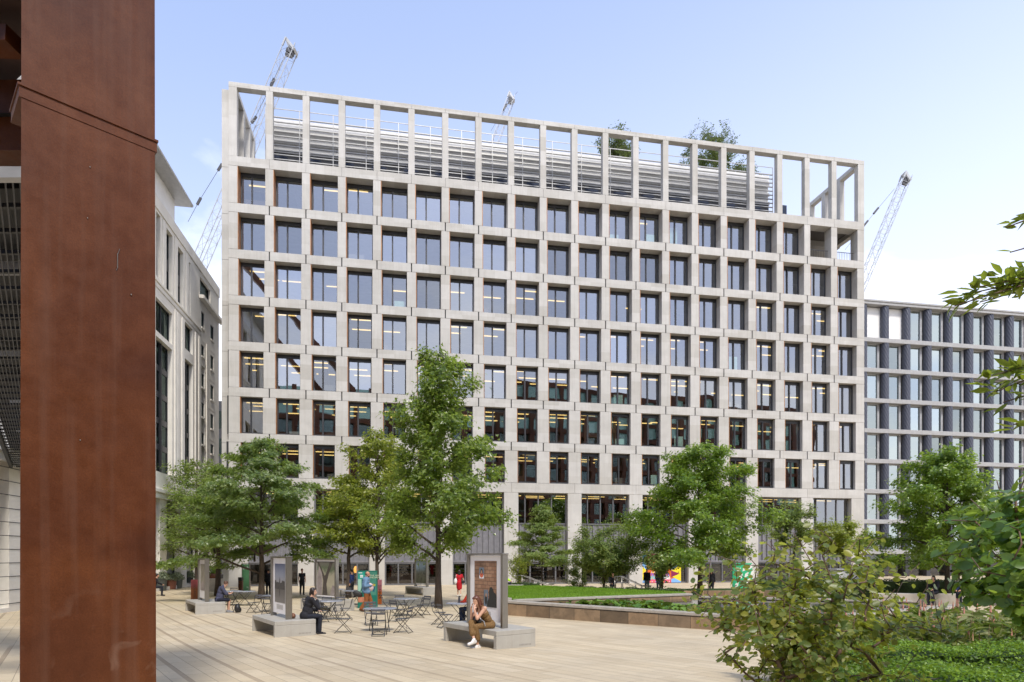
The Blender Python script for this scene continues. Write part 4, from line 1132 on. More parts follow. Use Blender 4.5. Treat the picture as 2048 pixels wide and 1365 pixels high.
hedge('long dark hedge beyond the pool behind the seated people at the right',(15.0,37.5,0),(33,35.5,0),1.2,1.15,9,5200,.12,M['leaf_dark'])
def flower_bed():
    rg=np.random.default_rng(15); n=560; g=MB()
    x=rg.uniform(4.2,11.5,n); y=rg.uniform(8.1,10.9,n)+ (x-4)*-.05
    pos=[];nr=[];yw=[]
    for i in range(n):
        z0=gz(0,y[i]); h=rg.uniform(.85,1.35); lx,ly=rg.normal(0,.10,2)
        g.tube([(x[i],y[i],z0),(x[i]+lx*.4,y[i]+ly*.4,z0+h*.6),(x[i]+lx,y[i]+ly,z0+h)],[.005,.004,.002],4,0)
        if rg.random()<.34:
            for q in range(6):
                t=q/7; c=Vector((x[i]+lx,y[i]+ly,z0+h-.02+t*.13)); r=.016*(1-t*.8)
                g.ell(c,(r,r,.022),None,6,1 if rg.random()<.7 else 2)
        for q in range(rg.integers(26,44)):
            t=rg.uniform(.1,.95); pos.append((x[i]+lx*t+rg.normal(0,.07),y[i]+ly*t+rg.normal(0,.07),z0+h*t)); nr.append(np.array([0,0,.8])+rg.normal(0,.5,3)); yw.append(rg.uniform(0,6.28))
    o=g.build('flower_bed',[simple('reddish_stem',(.20,.12,.06),.6),simple('pink_flower_plume',(.58,.26,.20),.6,0,.3),simple('faded_plume',(.45,.30,.16),.6,0,.25)],label='bed of pink plumed perennials behind the clipped hedges',cat='flower bed',kind='stuff')
    n=len(pos); leaves(np.array(pos),np.array(nr),np.array(yw),.19*rg.uniform(.6,1.3,n),LANCE,'perennial_leaves',leaf_mat('perennial_leaves',[(0.050,0.090,0.020),(0.120,0.170,0.030),(0.220,0.240,0.070),(0.340,0.320,0.140)],None,.5,.35),o)
flower_bed()
# low growth at the foot of the bush
def undergrowth():
    rg=np.random.default_rng(33); n=5200
    x=rg.uniform(2.0,5.2,n); y=rg.uniform(3.9,5.3,n); z=np.array([gz(0,q) for q in y])+rg.uniform(0,.55,n)
    k=(x>2.05+ (5.3-y)*.25); x,y,z=x[k],y[k],z[k]; n=len(x)
    o=leaves(np.stack([x,y,z],1),np.array([0,0,.8])+rg.normal(0,.5,(n,3)),rg.uniform(0,6.28,n),.085*rg.uniform(.6,1.3,n),OVAL,'low_groundcover',M['leaf_hedge'],None)
    tag(o,'low green groundcover at the foot of the foreground bush','ground cover',None,'stuff')
undergrowth()
# planting bed edge and soil under it
bedg=MB(); bedg.add([(1.75,3.0,gz(0,3)+.03),(14,2.6,gz(0,3)+.03),(14,11.2,gz(0,11.2)+.03),(8.2,11.6,gz(0,11.6)+.03),(3.3,8.4,gz(0,8.4)+.03),(2.1,6.1,gz(0,6.1)+.03)],[(0,1,2,3,4,5)])
bedg.build('bed_soil',simple('dark_garden_soil',(.045,.032,.022),.95,0,.4,12),kind='structure')
g=MB()
hh_=[(1.72,3.0),(2.06,6.15),(3.27,8.5),(8.2,11.75)]
for i in range(3):
    a,b_=hh_[i],hh_[i+1]; g.bar((a[0],a[1],gz(0,a[1])+.02),(b_[0],b_[1],gz(0,b_[1])+.02),.10,.14)
g.build('bed_edging',M['coping'],label='thin stone edging between the paving and the planting bed',cat='edging')
# ---- water lilies
def lily(label,px,py,rx,ry,n,seed):
    z=WZ-.255; Y=F*(ZC-z)/(py-HZ); c=Vector(((px-1024)/F*Y,Y,z)); rg=np.random.default_rng(seed)
    V=[];Fq=[];g=MB()
    for i in range(n):
        a=rg.uniform(0,6.28); r=rg.uniform(0,1)**.5; x=c.x+rx*r*math.cos(a);y=c.y+ry*r*math.sin(a); R_=rg.uniform(.10,.19); h=rg.uniform(.0,.17)*(1-r*.6); q=Euler((rg.normal(0,.35),rg.normal(0,.35),rg.uniform(0,6.28))).to_matrix()
        k=10; vs=[Vector((0,0,-.02))]+[Vector((R_*math.cos(t),R_*math.sin(t),.012*math.sin(3*t))) for t in np.linspace(.25,6.03,k)]
        g.add([q@v+Vector((x,y,z+h+.02)) for v in vs],[(0,j,j+1) for j in range(1,k)])
    g.build('water_lily_patch',M['lily'],label=label,cat='water lilies',group='patches of lily pads on the pool')
M['lily']=leaf_mat('lily_pads',[(0.050,0.130,0.015),(0.110,0.220,0.020),(0.190,0.310,0.040)],(0.100,0.150,0.030),.3,.25)
lily('small far patch of lily pads, leftmost on the pool',1148,1207,1.7,.5,50,1)
lily('raised leafy patch of lily pads in the middle of the pool',1252,1208,2.0,.8,130,2)
lily('long patch of lily pads along the near pool wall',1330,1217,1.9,.55,110,3)
lily('patch of lily pads half hidden by the foreground bush',1400,1222,1.2,.6,70,4)
# ---------------------------------------------------------------- exhibition benches with photograph panels
BX=math.atan2(-.811,.585)         # local x of a bench: along the paving courses towards the camera
def flat(g,x0,x1,z0,z1,y,m): g.quad((x0,y,z0),(x1,y,z0),(x1,y,z1),(x0,y,z1),m)
def poly(g,pts,y,m): g.add([(p[0],y,p[1]) for p in pts],[tuple(range(len(pts)))],m)
def disc(g,cx,cz,rx,rz,y,m,n=18): poly(g,[(cx+rx*math.cos(2*math.pi*i/n),cz+rz*math.sin(2*math.pi*i/n)) for i in range(n)],y,m)
def flatm(n,c,var=.15,sc=4,rough=.5): return simple(n,c,rough,0,var,sc)
def brick_print():
    m=bpy.data.materials.new('printed_brick_photograph'); t=NT(m)
    ob=t.n('ShaderNodeTexCoord').outputs['Object']
    mp=t.n('ShaderNodeMapping',{'Vector':ob,'Rotation':(R(90),0,0)}).outputs[0]
    br=t.n('ShaderNodeTexBrick',{'Vector':mp,'Scale':1.0,'Color1':(.30,.15,.085,1),'Color2':(.40,.235,.145,1),'Mortar':(.16,.09,.055,1),'Mortar Size':.012,'Mortar Smooth':.6,'Brick Width':.21,'Row Height':.10}).outputs[0]
    n=t.n('ShaderNodeTexNoise',{'Vector':ob,'Scale':2.2,'Detail':6.0,'Roughness':.65}).outputs[0]
    c=t.mixc(1.0,br,t.ramp(n,[(.28,(.5,.48,.46)),(.7,(1.25,1.25,1.25))]),'MULTIPLY')
    return t.out(t.n('ShaderNodeBsdfPrincipled',{'Base Color':c,'Roughness':.4}).outputs[0])
def grad_print(name,stops,z0,z1,nz=.2):
    m=bpy.data.materials.new(name); t=NT(m)
    ob=t.n('ShaderNodeTexCoord').outputs['Object']
    z=t.n('ShaderNodeSeparateXYZ',{0:ob}).outputs[2]
    n=t.n('ShaderNodeTexNoise',{'Vector':ob,'Scale':5.0,'Detail':7.0,'Roughness':.7}).outputs[0]
    f=t.math('ADD',t.math('DIVIDE',t.math('SUBTRACT',z,z0),z1-z0),t.math('MULTIPLY_ADD',n,nz,-nz/2))
    return t.out(t.n('ShaderNodeBsdfPrincipled',{'Base Color':t.ramp(f,stops),'Roughness':.4}).outputs[0])
PZ0,PZ1=.62,2.32          # panel bottom / top above the ground
px0,px1=.62,2.13
PM={'paper':flatm('white_poster_paper',(.86,.83,.83),.03),'ink':flatm('printed_black',(.02,.02,.02)),'dusk':flatm('printed_dark_skyline',(.055,.05,.05),.3,6),'txt':flatm('printed_grey_text',(.22,.22,.22)),
 'brick':brick_print(),'blue':flatm('printed_slate_blue',(.16,.20,.25)),'red':flatm('printed_orange_red',(.62,.13,.06)),'skin':flatm('printed_skin',(.50,.28,.18)),
 'sky':grad_print('printed_grey_sky',[(0,(.20,.185,.175)),(.36,(.115,.105,.10)),(.44,(.36,.33,.31)),(.7,(.27,.29,.36)),(1,(.11,.13,.22))],.95,2.2),
 'strip':flatm('printed_olive_landscape',(.30,.27,.21),.35,3),'trunkbg':grad_print('printed_woodland',[(0,(.22,.20,.15)),(.3,(.42,.38,.27)),(.6,(.36,.33,.24)),(.8,(.10,.13,.07)),(1,(.16,.15,.12))],.75,2.25,.6),
 'bark':flatm('printed_tree_bark',(.075,.06,.05),.4,6),'bark2':flatm('printed_pale_rock',(.33,.28,.26),.35,3),
 'meadow':grad_print('printed_meadow',[(0,(.10,.11,.06)),(.4,(.17,.17,.13)),(.55,(.20,.23,.22)),(.7,(.28,.40,.55)),(1,(.45,.55,.68))],.75,2.25,.5)}
PL=list(PM.values()); PI={k:i for i,k in enumerate(PM)}
M['engraved']=simple('engraved_letters',(.25,.235,.21),.7)
def exhibit(label,A,rz,art,group='concrete benches carrying photograph panels',L=2.62,W=1.22,Hb=.52):
    root=thing('exhibition_bench',label,'bench',A,rz,group)
    g=MB(); t=.13
    g.bbox(0,L,0,W,Hb-t,Hb,.012)
    g.bbox(0,t,0.001,W-.001,-.06,Hb-t-.002,.01); g.bbox(L-t,L,0.001,W-.001,-.06,Hb-t-.002,.01)
    g.build('seat_block',M['concrete'],root)
    e=MB()
    for i in range(9): e.box(L,L+.002,W*.58+i*.042,W*.58+i*.042+.022,.10,.145)
    e.build('engraved_lettering',M['engraved'],root)
    for x in (.55,2.2):
        p=MB(); p.bbox(x-.045,x+.045,.44,.62,Hb,2.40,.008); p.build('post',M['steel'],root)
    p=MB(); p.bbox(.49,2.26,.43,.63,2.403,2.44,.006); p.build('top_rail',M['steel'],root)
    p=MB(); p.box(.60,2.15,.505,.555,PZ0+.02,PZ1+.06); po=p.build('panel',PM['paper'],root)
    a=MB(); y=.499
    cx=(px0+px1)/2; 
    if art=='brick':
        flat(a,.83,1.90,1.02,2.24,y,PI['brick'])
        flat(a,1.07,1.31,1.76,2.06,y-.003,PI['blue']); flat(a,1.08,1.30,1.765,1.85,y-.005,PI['paper']); disc(a,1.19,1.86,.085,.07,y-.006,PI['red']); disc(a,1.19,1.95,.055,.08,y-.007,PI['ink']); disc(a,1.19,1.94,.032,.05,y-.008,PI['skin'])
        flat(a,1.30,1.50,1.02,1.47,y-.003,PI['blue']); disc(a,1.40,1.22,.06,.15,y-.004,PI['ink']); disc(a,1.41,1.33,.035,.05,y-.005,PI['skin'])
        poly(a,[(1.45,1.02),(1.90,1.02),(1.90,1.36),(1.78,1.42),(1.74,1.50),(1.66,1.56),(1.58,1.53),(1.54,1.42),(1.56,1.28),(1.47,1.16)],y-.006,PI['ink'])
        flat(a,.845,.90,1.03,1.22,y-.003,PI['strip'])
        for i in range(5): flat(a,1.02,1.62 if i<4 else 1.4,.88-i*.03,.893-i*.03,y,PI['txt'])
    elif art=='grey':
        flat(a,.80,1.92,.98,2.20,y,PI['sky'])
        poly(a,[(.80,1.40),(.80,1.66),(.95,1.68),(1.0,1.60),(1.15,1.63),(1.28,1.60),(1.33,1.72),(1.36,1.80),(1.39,1.72),(1.42,1.60),(1.55,1.61),(1.6,1.68),(1.9,1.66),(1.92,1.40)],y-.003,PI['dusk'])
        poly(a,[(1.30,1.46),(1.36,1.12),(1.42,1.46)],y-.004,PI['dusk']); poly(a,[(1.32,1.34),(1.35,1.16),(1.40,1.34)],y-.005,PI['ink'])
        for i in range(5): flat(a,1.0,1.7,.90-i*.03,.912-i*.03,y,PI['strip'])
    elif art=='strip':
        flat(a,.80,1.95,1.0,2.2,y,PI['strip'])
        poly(a,[(.80,1.0),(1.95,1.0),(1.95,1.3),(1.5,1.45),(1.1,1.32),(.80,1.4)],y-.003,PI['bark2'])
    elif art=='trees':
        flat(a,.63,2.12,.70,2.30,y,PI['trunkbg'])
        poly(a,[(.63,.72),(1.02,.72),(1.10,1.25),(1.05,1.8),(.80,2.1),(.66,1.6)],y-.002,PI['bark2'])
        poly(a,[(1.10,.72),(1.50,.72),(1.42,1.25),(1.60,1.7),(1.95,2.28),(1.70,2.28),(1.38,1.72),(1.28,1.62),(1.0,2.0),(.78,2.28),(.66,2.28),(1.0,1.85),(1.16,1.4)],y-.004,PI['bark'])
        poly(a,[(1.72,.72),(2.1,.72),(2.1,1.15),(1.9,1.2)],y-.003,PI['bark2'])
    else:
        flat(a,.64,2.11,.76,2.28,y,PI['meadow'])
        rg=random.Random(4)
        for i in range(26):
            x=rg.uniform(.7,2.05); z=rg.uniform(1.3,1.9) if i<12 else rg.uniform(.8,1.5); disc(a,x,z,.02,.08,y-.003,PI['ink'],8)
            flat(a,x-.006,x+.006,z-.3,z,y-.0025,PI['strip'] if i%2 else PI['ink'])
    a.build('photograph',PL,po)
    return root
def on(root,x,y,z=0): 
    return Matrix.Translation(root.location)@Matrix.Rotation(root.rotation_euler.z,4,'Z')@Vector((x,y,z))
BA=GP(887,1282); E1=exhibit('concrete bench nearest the camera, its panel showing a brick wall with a pinned portrait',BA,BX,'brick')
BA=GP(504.5,1262); E2=exhibit('concrete bench at the left with a panel showing a grey obelisk mirrored in water',BA,BX,'grey')
BA=GP(371,1222); E3=exhibit('concrete bench farthest left, its panel seen almost edge on beside the dark red sign',BA,BX,'strip')
BA=GP(810.5,1187.6); E4=exhibit('concrete bench far back in front of the restaurant, panel with seed heads against blue sky',BA,BX,'meadow')
BA=GP(601,1219); E5=exhibit('concrete bench behind the tables with a full picture of gnarled tree trunks',BA,R(-40),'trees')

# ---------------------------------------------------------------- folding tables and chairs
def make_table(loc,rz,label):
    root=thing('folding_table',label,'table',loc,rz,'round grey folding tables on the plaza')
    g=MB(); g.lathe([(.52,.728),(.545,.732),(.547,.748),(.535,.757),(.0005,.757)],28,cap=False); g.lathe([(.0005,.729),(.52,.728)],28,cap=False); g.build('tabletop',M['tabletop'],root)
    for s in (-1,1):
        f=MB(); x=.30 if s>0 else .26
        for q in (-1,1): f.bar((q*x,-s*.30,.725),(q*x,s*.34,0),.022,.016)
        f.bar((-x,s*.33,.02),(x,s*.33,.02),.018,.014); f.bar((-x,-s*.29,.715),(x,-s*.29,.715),.022,.016)
        if s>0: f.bar((-x,s*.10,.26),(x,s*.10,.26),.016,.012)
        f.build('leg_frame',M['chair'],root)
    return root
def make_chair(loc,rz,label):
    root=thing('folding_chair',label,'chair',loc,rz,'grey slatted folding chairs around the tables')
    g=MB()
    for i in range(6): g.bbox(-.20,.20,-.17+i*.064,-.17+i*.064+.05,.444,.456,.004)
    g.build('seat',M['chair_slat'],root)
    g=MB(); T=Matrix.Translation((0,-.235,0))
    for z0,z1,y in ((.755,.825,-.262),(.655,.72,-.232)): g.bbox(-.205,.205,y-.006,y+.008,z0,z1,.004)
    g.build('backrest',M['chair_slat'],root)
    g=MB()
    for q in (-1,1):
        g.bar((q*.205,-.265,.825),(q*.205,-.185,.50),.022,.014); g.bar((q*.205,-.185,.50),(q*.205,.25,0),.022,.014)
    g.bar((-.205,.235,.02),(.205,.235,.02),.014); g.bar((-.205,-.18,.49),(.205,-.18,.49),.014); g.bar((-.2,.08,.20),(.2,.08,.20),.012)
    g.build('leg_frame',M['chair'],root)
    g=MB()
    for q in (-1,1): g.bar((q*.185,.17,.44),(q*.185,-.27,0),.022,.014)
    g.bar((-.185,.16,.435),(.185,.16,.435),.014); g.bar((-.185,-.255,.02),(.185,-.255,.02),.014)
    g.bar((-.185,-.20,.08),(.185,-.04,.24),.010); g.bar((.185,-.20,.08),(-.185,-.04,.24),.010)
    g.build('leg_frame',M['chair'],root)
    return root
TB=[(760,1263,20,'front round table with four chairs, between the bench person in black and the centre tree'),
 (657,1240,100,'round table just right of the bench person in black'),
 (812,1233,75,'round table left of the foot of the centre tree'),
 (921,1247,80,'round table with a dark bottle on it, behind the nearest photograph panel'),
 (462,1211,60,'round table beside the seated person in shorts'),
 (489,1212,120,'round table below the pale green directory board'),
 (540,1224,30,'round table behind the panel with the grey obelisk'),
 (671,1206,15,'far round table before the dark restaurant window'),
 (704,1210,50,'small table with no chairs at the heels of the person in the denim jacket')]
t0=None;TR=[]
for px,py,a,l in TB:
    p=GP(px,py)
    if t0 is None: t0=make_table(p,R(a),l); TR.append(t0)
    else: TR.append(dup(t0,p,R(a),l))
# chair: px,py of its feet, heading (deg, direction the sitter faces, 0 = away from the camera, 90 = to the left)
CH=[(687,1266,-80,'front table chair at its left side, side on'),
 (742,1251,-160,'front table chair on its far left, backrest turned to the person in the denim jacket'),
 (758,1272,6,'front table chair nearest the camera, seen square from behind'),
 (806,1266,78,'front table chair at its right side'),
 (622,1238,-30,'chair pulled up behind the knees of the bench person in black'),
 (691,1240,100,'chair at the right of the table beside the bench person in black'),
 (648,1235,170,'chair on the far side of the table beside the bench person in black'),
 (803,1229,-150,'chair at the far left of the table by the centre tree'),
 (834,1236,110,'chair at the right of the table by the centre tree'),
 (846,1231,140,'farthest right chair of the table by the centre tree'),
 (796,1243,-40,'near chair of the table by the centre tree'),
 (774,1226,-70,'chair in front of the pink and orange sign'),
 (879,1250,-100,'chair with a pale backrest beside the foot of the centre tree'),
 (892,1256,-60,'chair left of the table with the dark bottle'),
 (463,1206,175,'far chair behind the table beside the seated person in shorts'),
 (508,1226,70,'chair standing apart left of the panel with the grey obelisk, side on'),
 (537,1229,-10,'near chair of the table behind the panel with the grey obelisk'),
 (551,1217,160,'far chair of the table behind the panel with the grey obelisk'),
 (654,1204,-170,'left chair of the far table before the restaurant window'),
 (691,1206,150,'right chair of the far table before the restaurant window'),
 (676,1232,40,'dark chair between the panel of tree trunks and the front table'),
 (641,1246,-20,'near chair with its back to the panel of the grey obelisk')]
c0=None
for px,py,a,l in CH:
    p=GP(px,py)
    if c0 is None: c0=make_chair(p,R(a),l)
    else: dup(c0,p,R(a),l)
# things on and around them
p=GP(918.5,1247); b=thing('water_bottle','dark grey drinks bottle standing on the table behind the nearest panel','bottle',(p.x,p.y,p.z+.757))
g=MB(); g.lathe([(.036,0),(.040,.01),(.040,.20),(.036,.215)],14); g.build('bottle_body',simple('dark_grey_bottle',(.05,.05,.06),.35),b); g=MB(); g.lathe([(.037,.217),(.037,.25),(.03,.258)],14); g.build('bottle_cap',M['black'],b)

# ---------------------------------------------------------------- signs
def tilted_letters(txt,size,mat,parent,x,z,y,rot=True):
    link('lettering',text_mesh(txt,size,mat,.002),parent,loc=(x,y,z),rot=(R(90),R(90) if rot else 0,0))
def blend(name,stops,z0,z1):
    m=bpy.data.materials.new(name); t=NT(m)
    z=t.n('ShaderNodeSeparateXYZ',{0:t.n('ShaderNodeTexCoord').outputs['Object']}).outputs[2]
    f=t.math('DIVIDE',t.math('SUBTRACT',z,z0),z1-z0)
    return t.out(t.n('ShaderNodeBsdfPrincipled',{'Base Color':t.ramp(f,stops),'Roughness':.5}).outputs[0])
def totem(name,label,px0,px1,py0,py1,mat,rz=0,th=.12):
    c=GP((px0+px1)/2,py1); k=c.y/F; w=(px1-px0)*k/ max(.3,math.cos(rz)); h=(py1-py0)*k
    r=thing(name,label,'sign',c,rz); g=MB(); g.bbox(-w/2,w/2,0,th,0,h,.01); g.build('board',mat,r); return r,w,h
r,w,h=totem('standing_sign','dark red to rusty brown upright sign with sideways black lettering',380.5,398,1160,1199,blend('red_to_rust_print',[(.40,(.16,.05,.015)),(.56,(.23,.05,.06))],0,1.5),R(-12))
tilted_letters('SOUNDS',h*.17,PM['ink'],r,.0,h*.42,-.002)
r,w,h=totem('standing_sign','pink to orange upright sign with sideways black lettering, behind the front tables',754.5,763,1160,1209,blend('pink_to_orange_print',[(.40,(.80,.20,.03)),(.52,(.80,.28,.33))],0,1.6),R(8),.3)
tilted_letters('SUMMER',h*.15,PM['ink'],r,.0,h*.5,-.002)
r,w,h=totem('directory_board','tall pale green directory board in a steel frame beside the dark shop window',484,498.5,1129,1183,simple('green_sign_face',(.10,.27,.13),.35,0,.06),R(-6),.14)
g=MB(); 
for x in (-w/2-.035,w/2+.002): g.bbox(x,x+.04,-.012,.15,0,h+.03,.005)
g.bbox(-w/2-.035,w/2+.042,-.012,.15,h+.03,h+.07,.005); g.build('frame',M['steel'],r)
g=MB()
for x0,x1,z,hh2 in ((-.42,-.12,.885,.035),(-.42,-.16,.815,.04),(.18,.34,.905,.03),(.20,.42,.875,.022),(.18,.32,.835,.02),(.16,.30,.135,.035),(.32,.42,.135,.03),(.36,.42,.055,.05)):
    k=int((x1-x0)/.045)
    for i in range(k): flat(g,w*(x0+(x1-x0)*i/k),w*(x0+(x1-x0)*(i+.7)/k),h*z,h*(z+hh2),-.003,0)
g.build('white_lettering',M['white'],r)
for i in range(7): 
    g=MB(); flat(g,-w*.4,w*.05,h*(.72-.06*i),h*(.725-.06*i),-.003,0); g.build('text_line',simple('dark_green_print',(.05,.14,.08),.5) if i==0 else bpy.data.materials['dark_green_print'],r)
r,w,h=totem('poster_box','green advertising box with pale lettering behind the person in the denim jacket',715.5,753.5,1142,1217,simple('deep_green_print',(.006,.145,.105),.4,0,.06),R(4),.35)
g=MB(); flat(g,-w*.48,-w*.14,h*.78,h*.97,-.003,0); flat(g,-w*.48,-w*.3,h*.40,h*.78,-.003,1); flat(g,-w*.48,w*.02,h*.16,h*.30,-.003,2); flat(g,w*.05,w*.47,h*.35,h*.97,-.003,3); disc(g,w*.34,h*.62,w*.085,h*.035,-.006,4); poly(g,[(w*.27,h*.6),(w*.42,h*.6),(w*.38,h*.44),(w*.29,h*.44)],-.005,5)
g.build('printed_panels',[simple('teal_print',(.015,.30,.23),.4,0,.05),simple('mint_print',(.30,.52,.42),.4,0,.05),simple('coral_print',(.42,.17,.10),.4,0,.4,3),simple('sea_green_print',(.055,.21,.155),.4,0,.12),simple('lemon_print',(.38,.36,.03),.4),simple('petrol_print',(.01,.10,.15),.4)],r)
for tx,s,x,z in (('GET THE APP',.115,.24,.87),('DOWNLOAD',.115,.24,.82)):
    tilted_letters(tx,s,simple('pale_lemon_print',(.62,.64,.45),.5) if tx[0]=='G' else (bpy.data.materials['pale_lemon_print'] if tx[0]=='D' else M['white']),r,x*w,z*h,-.008,False)
g=MB(); flat(g,-w*.45,-w*.26,h*.935,h*.955,-.006,0)
for z in (.86,.82): flat(g,-w*.37,-w*.22,h*z,h*(z+.028),-.006,0)
g.build('white_caption',M['white'],r)
# mural set into a podium bay
c=BL.location
def fac(u,d,z): return Matrix.Translation(BL.location)@Matrix.Rotation(TH,4,'Z')@Vector((u,d,z))
def Lu(px): 
    a=(px-1024)/F; return (Y0*a-X0)/(math.cos(TH)-math.sin(TH)*a)
u0,u1=Lu(1286),Lu(1365); zb=GZB+.05; Hm=2.75; Wm=u1-u0
mu=thing('mural','bright orange mural of striped onion shapes and blue and yellow triangles','mural',fac(u0,.34,zb),TH)
mc={n:flatm('mural_'+n,c,.05) for n,c in dict(orange=(.58,.11,.02),yellow=(.78,.62,.02),blue=(.20,.42,.78),navy=(.02,.12,.24),plum=(.22,.01,.07),pink=(.70,.08,.18),purple=(.28,.05,.32),amber=(.80,.34,.03),white=(.70,.70,.72),teal=(.25,.42,.42)).items()}
ml=list(mc.values()); mi={k:i for i,k in enumerate(mc)}
g=MB(); g.box(0,Wm,0,.06,0,Hm,mi['orange']); g.build('board',ml,mu)
g=MB()
for sx in (0,1):
    fx=lambda x: x if sx==0 else Wm-x
    e=.5 if sx==0 else 1.0
    q=[((0,1.75),(e,1.75),(e,1.25),(0,.95),'blue'),((0,Hm),(e,Hm),(e,1.75),(0,1.75),'navy'),((0,0),(e,0),(e,.35),(0,.55),'blue')]
    for *pp,cn in q: poly(g,[(fx(a),b) for a,b in pp],-.003,mi[cn])
    poly(g,[(fx(0),.1),(fx(0),1.7),(fx(e),1.15),(fx(e),.6)],-.005,mi['yellow']); poly(g,[(fx(e),1.15),(fx(e),.5),(fx(.12),.85)],-.007,mi['plum'])
for cx,cols in ((Wm*.33,('amber','purple','teal','pink')),(Wm*.58,('pink','purple','white','pink'))):
    prof=[(.62,0),(.60,.3),(.52,.62),(.44,.9),(.20,1.25)]
    for i in range(4):
        (w0,z0),(w1,z1)=prof[i],prof[i+1]
        poly(g,[(cx-w0,z0),(cx+w0,z0),(cx+w1,z1),(cx-w1,z1)],-.009,mi[cols[3-i]])
        for j in range(6):
            x=cx-w0*.8+j*w0*.3; poly(g,[(x,z0+.04),(x+.10,z0+.04),(x+.05,z0+.2)],-.011,mi[('yellow','white','amber','blue')[(i+j)%4]])
poly(g,[(Wm*.40,1.3),(Wm*.55,1.3),(Wm*.52,1.75),(Wm*.43,1.75)],-.010,mi['amber']); disc(g,Wm*.475,1.98,.24,.30,-.010,mi['purple']); 
n=13
for i in range(n):
    x=.5+(Wm-1.4)*i/n; z=2.0-1.0*math.sin(math.pi*(i+.5)/n)*.45+.35; poly(g,[(x,z),(x+.24,z),(x+.24,Hm),(x,Hm)],-.008,mi['plum']); poly(g,[(x+.05,z),(x+.14,z),(x+.10,z+.25)],-.010,mi['amber'])
g.build('painted_shapes',ml,mu)
# green printed board and white board beyond the pool
p=P(1485,1186,44); p.z=gz(0,44)
r=thing('banner_board','green and white leaf patterned board behind the foreground bush, right of the person in black','board',p,R(10))
g=MB(); g.bbox(-.75,.75,0,.06,.15,2.1,.01,0)
for i in range(9): 
    x=-.6+.15*i; z=.4+((i*37)%10)*.14; poly(g,[(x,z),(x+.25,z+.1),(x+.32,z+.42),(x+.05,z+.25)],-.004,1)
g.box(-.7,-.62,.0,.05,0,.2,0);g.box(.62,.7,.0,.05,0,.2,0)
g.build('board',[simple('bright_green_print',(.03,.42,.20),.5,0,.2,2),M['white']],r)
p=P(1702,1188,38); p.z=gz(0,38)
r=thing('menu_kiosk','small white kiosk counter seen through the foreground bush','kiosk',p,R(8))
g=MB(); g.bbox(-.9,.9,0,.7,0,1.75,.03); g.build('cabinet',M['white'],r); g=MB(); g.bbox(-1.0,1.0,-.1,.8,1.752,1.82,.02); g.build('counter_top',M['frame_light'],r); g=MB(); flat(g,-.45,-.05,.7,1.2,-.004,0); g.build('printed_notice',simple('blue_print',(.05,.14,.35),.5),r)

# ---------------------------------------------------------------- handrails and steps
def rail(label,px,Y,L,rz,grp='metal handrails beside the steps'):
    b=P(px,1180,Y); b.z=gz(0,Y)
    r=thing('handrail',label,'handrail',b,rz,grp)
    for y in (0,1.0):
        for q,zz in ((0,1.25),(.45,1.25),(1.3,.95),(L-.6,.66)):
            p=MB(); p.tube([(q,y,0),(q,y,zz)],.024,8); p.build('post',M['steel'],r)
        t=MB(); t.tube([(0,y,1.0),(0,y,1.27),(.45,y,1.27),(L-.6,y,.68),(L,y,.66)],.026,8); t.tube([(.45,y,.95),(L-.6,y,.38)],.016,6); t.build('rail',M['steel'],r)
    s=MB()
    for i in range(4): s.bbox(.1+i*.42,.1+(i+1)*.42+.3,.06,.94,-.1,.52-i*.13,.01)
    s.build('step',M['coping'],r)
rail('steel handrails stepping down beside the tiered tree, at the left behind the lawn',1031,43,2.6,R(-8))
rail('steel handrails in front of the pale pier, right of the multi stemmed shrub',1229,40.5,2.3,R(-14))
r=thing('planter_wall','low brown stone planter wall below the mural and the broad tree','planter',(9.7,35.6,gz(0,35.6)),R(8)); g=MB(); g.bbox(0,6.5,0,1.6,-.1,.62,.01); g.build('wall_block',M['granite'],r); g=MB(); g.box(.1,6.4,.1,1.5,.6,.66); g.build('planting',M['leaf_dark'],r)

# ---------------------------------------------------------------- planters at the far left
def planter(label,px,py,kind,s,seed,pm):
    b=GP(px,py); r=thing('planter',label,'planter',b,0,'planters and tubs in front of the limestone building')
    g=MB()
    if kind=='bowl':
        g.lathe([(.22,.42),(.55,.55),(.80,.85),(.88,1.25),(.84,1.27),(.78,1.2)],20); 
        for a in range(3): g.bar((.5*math.cos(a*2.1),.5*math.sin(a*2.1),.6),(.62*math.cos(a*2.1),.62*math.sin(a*2.1),0),.06,.06)
        top=1.2; rad=.85
    else:
        g.lathe([(.34,0),(.36,.05),(.42,.75),(.46,.80),(.42,.82)],4 if kind=='box' else 18,sm=kind!='box'); top=.8; rad=.55
    g.v=[(x*s,y*s,z*s) for x,y,z in g.v]
    g.build('pot',M['corten'] if kind=='bowl' else pm,r)
    rg=np.random.default_rng(seed); n=900
    q=rg.normal(0,1,(n,3)); q/=np.linalg.norm(q,axis=1,keepdims=True); q*=rg.uniform(.5,1,(n,1)); q[:,2]=np.abs(q[:,2])
    pos=q*np.array((rad*1.05,rad*1.05,rad*1.0))*s+np.array((0,0,top*s-.05))
    leaves(pos,q+rg.normal(0,.4,(n,3)),rg.uniform(0,6.28,n),.15*rg.uniform(.6,1.3,n),KITE,'plant',M['leaf_silver'] if kind!='bowl' else M['leaf_bright' if seed==1 else 'leaf_dark'],r)
tub=simple('dark_grey_tub',(.07,.08,.075),.5); terra=simple('terracotta_pot',(.26,.10,.06),.6)
planter('rusty bowl planter with fresh green plants right of the farthest left panel',421,1176,'bowl',.95,1,tub)
planter('rusty bowl planter with a dark bush at the far left',364,1170,'bowl',.80,2,tub)
planter('dark tub of silvery foliage right of the rusty bowl with the dark bush',376,1172,'tub',1.0,3,tub)
